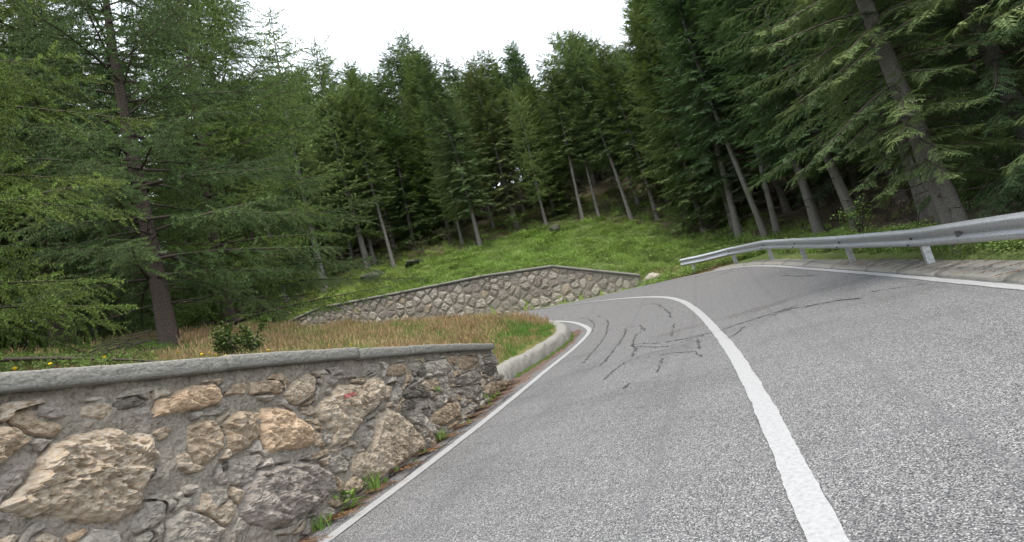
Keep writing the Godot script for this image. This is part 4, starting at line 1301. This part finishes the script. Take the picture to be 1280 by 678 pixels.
# ------------------------------------------------------------------ plants and small things
func build_plants() -> void:
	var r := RandomNumberGenerator.new()
	r.seed = 91
	var straw := [Color(0.33, 0.36, 0.13), Color(0.26, 0.34, 0.10), Color(0.19, 0.28, 0.07), Color(0.42, 0.40, 0.18), Color(0.42, 0.31, 0.18)]
	var green := [Color(0.135, 0.23, 0.05), Color(0.18, 0.28, 0.065), Color(0.105, 0.185, 0.04), Color(0.24, 0.31, 0.095), Color(0.30, 0.32, 0.12)]
	# meadow grass on the plot
	var kinds := []
	for k in 3:
		kinds.append([blade_tuft(r, 34, 0.22, 0.16, 0.0028, true, straw).mesh(), []])
	for k in 2:
		kinds.append([blade_tuft(r, 34, 0.17, 0.16, 0.0036, false, green).mesh(), []])
	for i in 44000:
		var x := r.randf_range(-17, -4.1)
		var d := r.randf_range(0.5, 19.4)
		if not Geometry2D.is_point_in_polygon(Vector2(x + 0.18, d + 0.05), inner_poly) or x < -d * 0.4 - 8.5:
			continue
		var gold := 0.12 + 1.6 * fine.get_noise_2d(x * 9, d * 9) + 0.4 * smoothstep(7.0, 12.0, d) - 0.45 * smoothstep(-8.0, -10.5, x)
		var k := (r.randi() % 3) if r.randf() < gold else 3 + r.randi() % 2
		var t := r.randf_range(0.75, 1.15)
		var pink := clampf(0.5 + 1.5 * fine.get_noise_2d(x * 22 + 300, d * 22), 0, 1)
		kinds[k][1].append(up_spot(x, d, r.randf_range(0.4, 1.15) * lerpf(0.5, 1.2, smoothstep(-4.2, -5.6, x) * smoothstep(3.0, 11.0, d)), Color(t * lerpf(0.85, 1.06, pink), t * lerpf(1.0, 0.93, pink), t * lerpf(0.85, 1.02, pink)), r))
	for k in kinds.size():
		tag(scatter("meadow_grass", kinds[k][0], mats["dry_grass" if k < 3 else "herbs"], kinds[k][1]), "golden seeding meadow grass on the plot inside the bend" if k < 3 else "short green grass between the golden stalks on the plot", "grass", "", "stuff")
	# leafy herbs on the bank
	var herbs := []
	for k in 4:
		herbs.append([leaf_clump(r, 90, 0.06, 0.26, 0.2, [Color(0.17, 0.27, 0.075), Color(0.24, 0.35, 0.10), Color(0.29, 0.39, 0.13), Color(0.32, 0.39, 0.14)]).mesh(), []])
	herbs.append([blade_tuft(r, 44, 0.3, 0.24, 0.006, false, [green[0] * 1.2, green[1] * 1.2, green[3], green[3] * 1.2, green[3]]).mesh(), []])
	for i in 38000:
		var x := r.randf_range(-27, 6.0)
		var d := r.randf_range(6.0, 46)
		var edge := forest_edge(x) + 2.2 * fine.get_noise_2d(x * 4, -d * 4)
		if d > edge + 0.6 and (d > edge + 7.0 or r.randf() > 0.4) or Geometry2D.is_point_in_polygon(Vector2(x, d), road_poly) or Geometry2D.is_point_in_polygon(Vector2(x, d), inner_poly):
			continue
		if x < -2.9 and d < far_wall_d(x) + 0.45 and x > -22.4:
			continue
		if x > -2.9 and d < 24.6 and x < 3.5 - maxf(0, d - 14) * 0.14:
			continue
		var near_rail := x > 2.5 and d < 24
		if x > -2.6 and x < 0.6 and d < 28 and r.randf() < 0.6:
			continue
		var dry: float = smoothstep(-12.0, -20.0, x) * 0.5
		var t := r.randf_range(0.75, 1.15) * (1.0 + 0.6 * wob.get_noise_2d(x * 12, d * 12))
		herbs[4 if r.randf() < 0.2 + 0.5 * dry + 0.5 * fine.get_noise_2d(x * 8, d * 8) else r.randi() % 4][1].append(up_spot(x, d, r.randf_range(0.5, 1.2) * (1.0 + 0.5 * fine.get_noise_2d(x * 6 + 90, d * 6)), Color(t * (1.0 + dry * 0.3), t, t), r))
	for k in herbs.size():
		tag(scatter("bank_herbs", herbs[k][0], mats["herbs"], herbs[k][1]), "bright green leafy herbs covering the grassy bank" if k < 4 else "fine green grass growing between the herbs of the bank", "herbs", "", "stuff")
	# dandelions along the coping
	var bloom := Buf.new()
	for k in 9:
		var q := TAU * k / 9
		bloom.tri(Vector3(0, 0.004, 0), Vector3(cos(q) * 0.022, 0.006, sin(q) * 0.022), Vector3(cos(q + 0.6) * 0.022, 0.006, sin(q + 0.6) * 0.022), Color(0.72, 0.5, 0.02))
		bloom.tri(Vector3(0, 0.014, 0), Vector3(cos(q) * 0.014, 0.012, sin(q) * 0.014), Vector3(cos(q + 0.7) * 0.014, 0.012, sin(q + 0.7) * 0.014), Color(0.75, 0.55, 0.03))
		bloom.tri(Vector3(0, -0.015, 0), Vector3(cos(q + 0.7) * 0.02, 0.004, sin(q + 0.7) * 0.02), Vector3(cos(q) * 0.02, 0.004, sin(q) * 0.02), Color(0.6, 0.45, 0.03))
	var bloom_mesh := bloom.mesh()
	var stem := Buf.new()
	stem.tube([Vector3(0.02, -0.3, 0), Vector3(0.01, -0.15, 0.01), Vector3(0, -0.01, 0)], [0.003, 0.003, 0.0025], 4, Color(0.14, 0.2, 0.06))
	var stem_mesh := stem.mesh()
	for p in [[2.88, 2.09], [3.12, 2.11], [3.2, 2.07], [3.46, 2.12], [4.05, 2.11], [4.37, 2.09], [4.43, 2.11], [4.55, 2.09], [4.74, 2.09], [5.22, 2.1], [6.13, 2.09], [6.6, 2.1]]:
		var o := thing("dandelion", "small yellow dandelion flower behind the coping of the boulder wall", "flower", Vector3(-4.25 + r.randf_range(-0.08, 0.1), p[1] - 0.02, -p[0]), "dandelions along the boulder wall")
		o.rotation = Vector3(r.randf_range(0.2, 0.6), r.randf() * TAU, 0)
		o.scale = Vector3.ONE * r.randf_range(0.55, 0.85)
		obj("bloom", bloom_mesh, mats["herbs"], o)
		obj("stem", stem_mesh, mats["herbs"], o)
	# weeds at the foot of the wall and in its joints
	var weed_leaves := leaf_clump(r, 46, 0.075, 0.11, 0.16, [green[0], green[1], green[3]]).mesh()
	var weed_blades := blade_tuft(r, 40, 0.2, 0.09, 0.005, false, green).mesh()
	var names := ["tuft of grassy weeds at the foot of the big grey boulder", "leafy weed between the edge line and the purple grey boulder", "small weed at the foot of the slanting boulder", "weed sprouting from a joint near the dark stone", "weed growing where the wall meets the road near its end", "low weed under the last stones before the kerb", "sparse weed against the lowest stones of the wall"]
	var wk := 0
	for p in [[5.3, 0.0, 1.0], [4.9, 0.0, 1.1], [7.1, 0.0, 0.75], [7.3, 1.27, 0.5], [9.25, 1.03, 0.45], [9.7, 0.0, 0.6], [4.45, 0.0, 0.9]]:
		var at := wall_pt(p[0], 0.0, 0.07)
		at.y = near_road_y(at.x, p[0]) - 0.01 if p[1] == 0.0 else p[1]
		var o := thing("weed", names[wk], "weed", at)
		o.scale = Vector3.ONE * p[2]
		o.rotation.y = r.randf() * TAU
		obj("leaves", weed_leaves if wk % 2 == 1 else weed_blades, mats["herbs"], o)
		var b := Buf.new()
		for k in 5:
			var q := TAU * k / 5
			b.tube([Vector3.ZERO, Vector3(cos(q) * 0.05, 0.09, sin(q) * 0.05), Vector3(cos(q) * 0.08, 0.16, sin(q) * 0.08)], [0.004, 0.003, 0.002], 3, green[2])
		obj("stems", b.mesh(), mats["herbs"], o)
		wk += 1
	var fringe := []
	for i in 330:
		var u := r.randf()
		var kl := kerb_line()
		var f := u * 6.4
		var k := int(f)
		var p: Vector2 = kl[k].lerp(kl[k + 1], f - k)
		var x := p.x + 0.2 + absf(r.randfn(0, 0.07))
		var d := p.y - 0.05
		if u < 0.12:
			d = r.randf_range(3.5, 11)
			x = wall_x(d) + absf(r.randfn(0.03, 0.07)) + 0.02
		fringe.append([Transform3D(Basis(Vector3.UP, r.randf() * TAU).scaled(Vector3.ONE * r.randf_range(0.12, 0.35)), Vector3(x, near_road_y(x, d), -d)), Color(1, 1, 1)])
	tag(scatter("kerb_weeds", weed_blades, mats["herbs"], fringe), "thin line of moss and grass in the gutter along kerb and wall", "weeds", "", "stuff")
	# brown needle litter in the gutter and on the verge
	var crumb := Buf.new()
	for k in 5:
		var q := r.randf() * TAU
		var o := Vector3(r.randf_range(-0.05, 0.05), 0.004, r.randf_range(-0.05, 0.05))
		var d := Vector3(cos(q), r.randf_range(0, 0.3), sin(q)) * 0.02
		var sd := Vector3(-sin(q), 0.2, cos(q)) * 0.006
		crumb.quad(o - d, o + sd, o + d, o - sd, [Color(0.20, 0.11, 0.06), Color(0.26, 0.16, 0.09), Color(0.13, 0.09, 0.06)][k % 3])
	var litter := []
	for i in 4200:
		var d := r.randf_range(1.5, 11.5)
		var x := wall_x(d) + absf(r.randfn(0.0, 0.12)) + 0.01
		if i % 4 == 0:
			d = r.randf_range(5.0, 16)
			var e := road(1.0 + d / 6.0, 1.0)
			x = e.x + r.randf_range(0.1, 0.6)
			d = -e.z
		litter.append([Transform3D(Basis(Vector3.UP, r.randf() * TAU).scaled(Vector3.ONE * r.randf_range(0.4, 1.2)), Vector3(x, near_road_y(x, d) + (0.006 if i % 4 else 0.09), -d)), Color(1, 1, 1)])
	tag(scatter("needle_litter", crumb.mesh(), mats["herbs"], litter), "reddish brown needle litter lying in the gutter", "litter", "", "stuff")
	# rocks
	rock("mossy_rock", "dark mossy rock lying in the grass below the bare trunked spruce", Vector2(-17.6, 31.5), Vector3(0.85, 0.38, 0.5), "mossy_stone", 1)
	rock("mossy_rock", "flat dark rock on the bank uphill of the mossy rock", Vector2(-15.8, 33.0), Vector3(0.8, 0.22, 0.5), "mossy_stone", 2)
	rock("pale_rock", "pale rock at the low end of the far stone wall", Vector2(-2.45, 26.1), Vector3(0.36, 0.24, 0.24), "stone5", 3)
	rock("dark_rock", "heap-like dark rock at the foot of the dead twigged spruce", Vector2(-8.0, 36.6), Vector3(0.7, 0.3, 0.4), "mossy_stone", 5)
	# shrubs
	shrub("juniper_shrub", "dark green juniper shrub at the coping of the boulder wall", Vector2(-6.4, 7.3), 0.6, 0.5, 2200, 0.055, [Color(0.05, 0.085, 0.03), Color(0.08, 0.12, 0.04), Color(0.12, 0.16, 0.05)], 5)
	shrub("leafy_bush", "pale green broadleaf bush behind the guardrail", Vector2(3.75, 18.6), 1.15, 0.5, 420, 0.09, [Color(0.17, 0.27, 0.07), Color(0.22, 0.32, 0.09), Color(0.13, 0.21, 0.06)], 6)
	shrub("dry_bush", "grey brown half dead bush at the edge of the forest", Vector2(-14.4, 35.8), 1.6, 1.1, 700, 0.07, [Color(0.13, 0.13, 0.08), Color(0.10, 0.11, 0.07), Color(0.16, 0.15, 0.09)], 7)
	shrub("leafy_bush", "light green bush at the top edge of the bank", Vector2(-10.4, 37.4), 1.5, 0.9, 700, 0.10, [Color(0.12, 0.19, 0.06), Color(0.16, 0.24, 0.07), Color(0.10, 0.15, 0.05)], 8)
	shrub("dry_bush", "dry brown bush in the corner where the bank meets the forest", Vector2(-0.9, 35.4), 2.0, 1.5, 900, 0.08, [Color(0.11, 0.10, 0.06), Color(0.08, 0.085, 0.05), Color(0.14, 0.12, 0.075)], 9)
	for p in [[-19.0, 33.2], [-16.0, 34.6], [-13.2, 36.9], [-9.0, 38.6], [-5.0, 39.6], [-2.2, 37.6], [0.3, 33.2], [2.9, 30.2], [4.7, 26.0], [5.3, 22.4], [5.0, 18.6], [6.4, 15.4]]:
		shrub("dry_brush", "tangle of dry brown brush among the trunks at the forest edge", Vector2(p[0], p[1]), r.randf_range(0.8, 1.6), r.randf_range(0.7, 1.2), 420, 0.06, [Color(0.15, 0.12, 0.07), Color(0.11, 0.12, 0.06), Color(0.19, 0.15, 0.10)], int(p[1] * 10), "dry brush along the forest edge")
	# heap of dry brush
	var heap := thing("brush_heap", "heap of dry brown brush under the larches", "brush heap", Vector3(-8.6, ground_y(-8.6, 7.2), -7.2))
	for k in 46:
		var b := Buf.new()
		var q := r.randf() * TAU
		var c := Vector3(r.randf_range(-0.6, 0.6), r.randf_range(0.03, 0.28), r.randf_range(-0.35, 0.35))
		var d := Vector3(cos(q), r.randf_range(-0.25, 0.25), sin(q)) * r.randf_range(0.25, 0.6)
		b.tube([c - d, c + Vector3(0, 0.05, 0), c + d], [0.007, 0.006, 0.003], 4, Color(3.6, 2.9, 2.3) * r.randf_range(0.6, 1.2))
		obj("stick", b.mesh(), mats["limb"], heap)

func rock(called: String, label: String, at: Vector2, size: Vector3, material: String, seed_: int) -> void:
	var pt := func(i: int, j: int) -> Vector3:
		var q := TAU * i / 22.0
		var e := PI * (j / 14.0 - 0.5)
		var v := Vector3(cos(q) * cos(e), sin(e), sin(q) * cos(e))
		var k := 1.0 + 0.5 * fine.get_noise_3d(v.x * 18 + seed_ * 40, v.y * 18, v.z * 18) + 0.2 * fine.get_noise_3d(v.x * 60, v.y * 60 + seed_ * 9, v.z * 60)
		return v * k * size
	var o := obj(called, grid_mesh(23, 15, pt, func(_i, _j, _p): return Color.WHITE), mats[material])
	o.position = Vector3(at.x, ground_y(at.x, at.y) + size.y * 0.35, -at.y)
	o.rotation.y = seed_
	tag(o, label, "rock")

func shrub(called: String, label: String, at: Vector2, tall: float, wide: float, leaves: int, leaf: float, cols: Array, seed_: int, group := "") -> void:
	var r := RandomNumberGenerator.new()
	r.seed = seed_
	var t := thing(called, label, "bush", Vector3(at.x, ground_y(at.x, at.y) - 0.03, -at.y), group)
	var stems := Buf.new()
	var green := Buf.new()
	var tips := []
	for k in 14:
		var q := r.randf() * TAU
		var l := tall * r.randf_range(0.55, 1.05)
		var out_ := Vector3(cos(q), 0, sin(q)) * wide * r.randf_range(0.3, 1.0)
		var a := out_ * 0.4 + Vector3(0, l * 0.55, 0)
		var e := out_ + Vector3(0, l, 0)
		stems.tube([Vector3.ZERO, a, e], [0.014, 0.009, 0.003], 4, Color(1.3, 1.2, 1.1))
		tips.append([a, e])
		for j in 3:
			var a2 := a.lerp(e, r.randf())
			var e2 := a2 + Vector3(r.randf_range(-1, 1), r.randf_range(-0.1, 0.6), r.randf_range(-1, 1)) * tall * 0.25
			stems.tube([a2, e2], [0.006, 0.002], 3, Color(1.3, 1.2, 1.1))
			tips.append([a2, e2])
	for k in leaves:
		var tp: Array = tips[r.randi() % tips.size()]
		var o: Vector3 = tp[0].lerp(tp[1], sqrt(r.randf()) * 1.05) + Vector3(r.randfn(0, 1), r.randfn(0, 1), r.randfn(0, 1)) * leaf * 0.5
		var d := Vector3(r.randf_range(-1, 1), r.randf_range(-0.4, 0.6), r.randf_range(-1, 1)).normalized()
		var side := d.cross(Vector3(r.randf_range(-1, 1), 1, r.randf_range(-1, 1))).normalized()
		var l := leaf * r.randf_range(0.6, 1.2)
		green.quad(o, o + d * l * 0.5 + side * l * 0.28, o + d * l, o + d * l * 0.5 - side * l * 0.28, cols[r.randi() % cols.size()])
	obj("stems", stems.mesh(), mats["limb"], t)
	obj("foliage", green.mesh(), mats["herbs"], t)
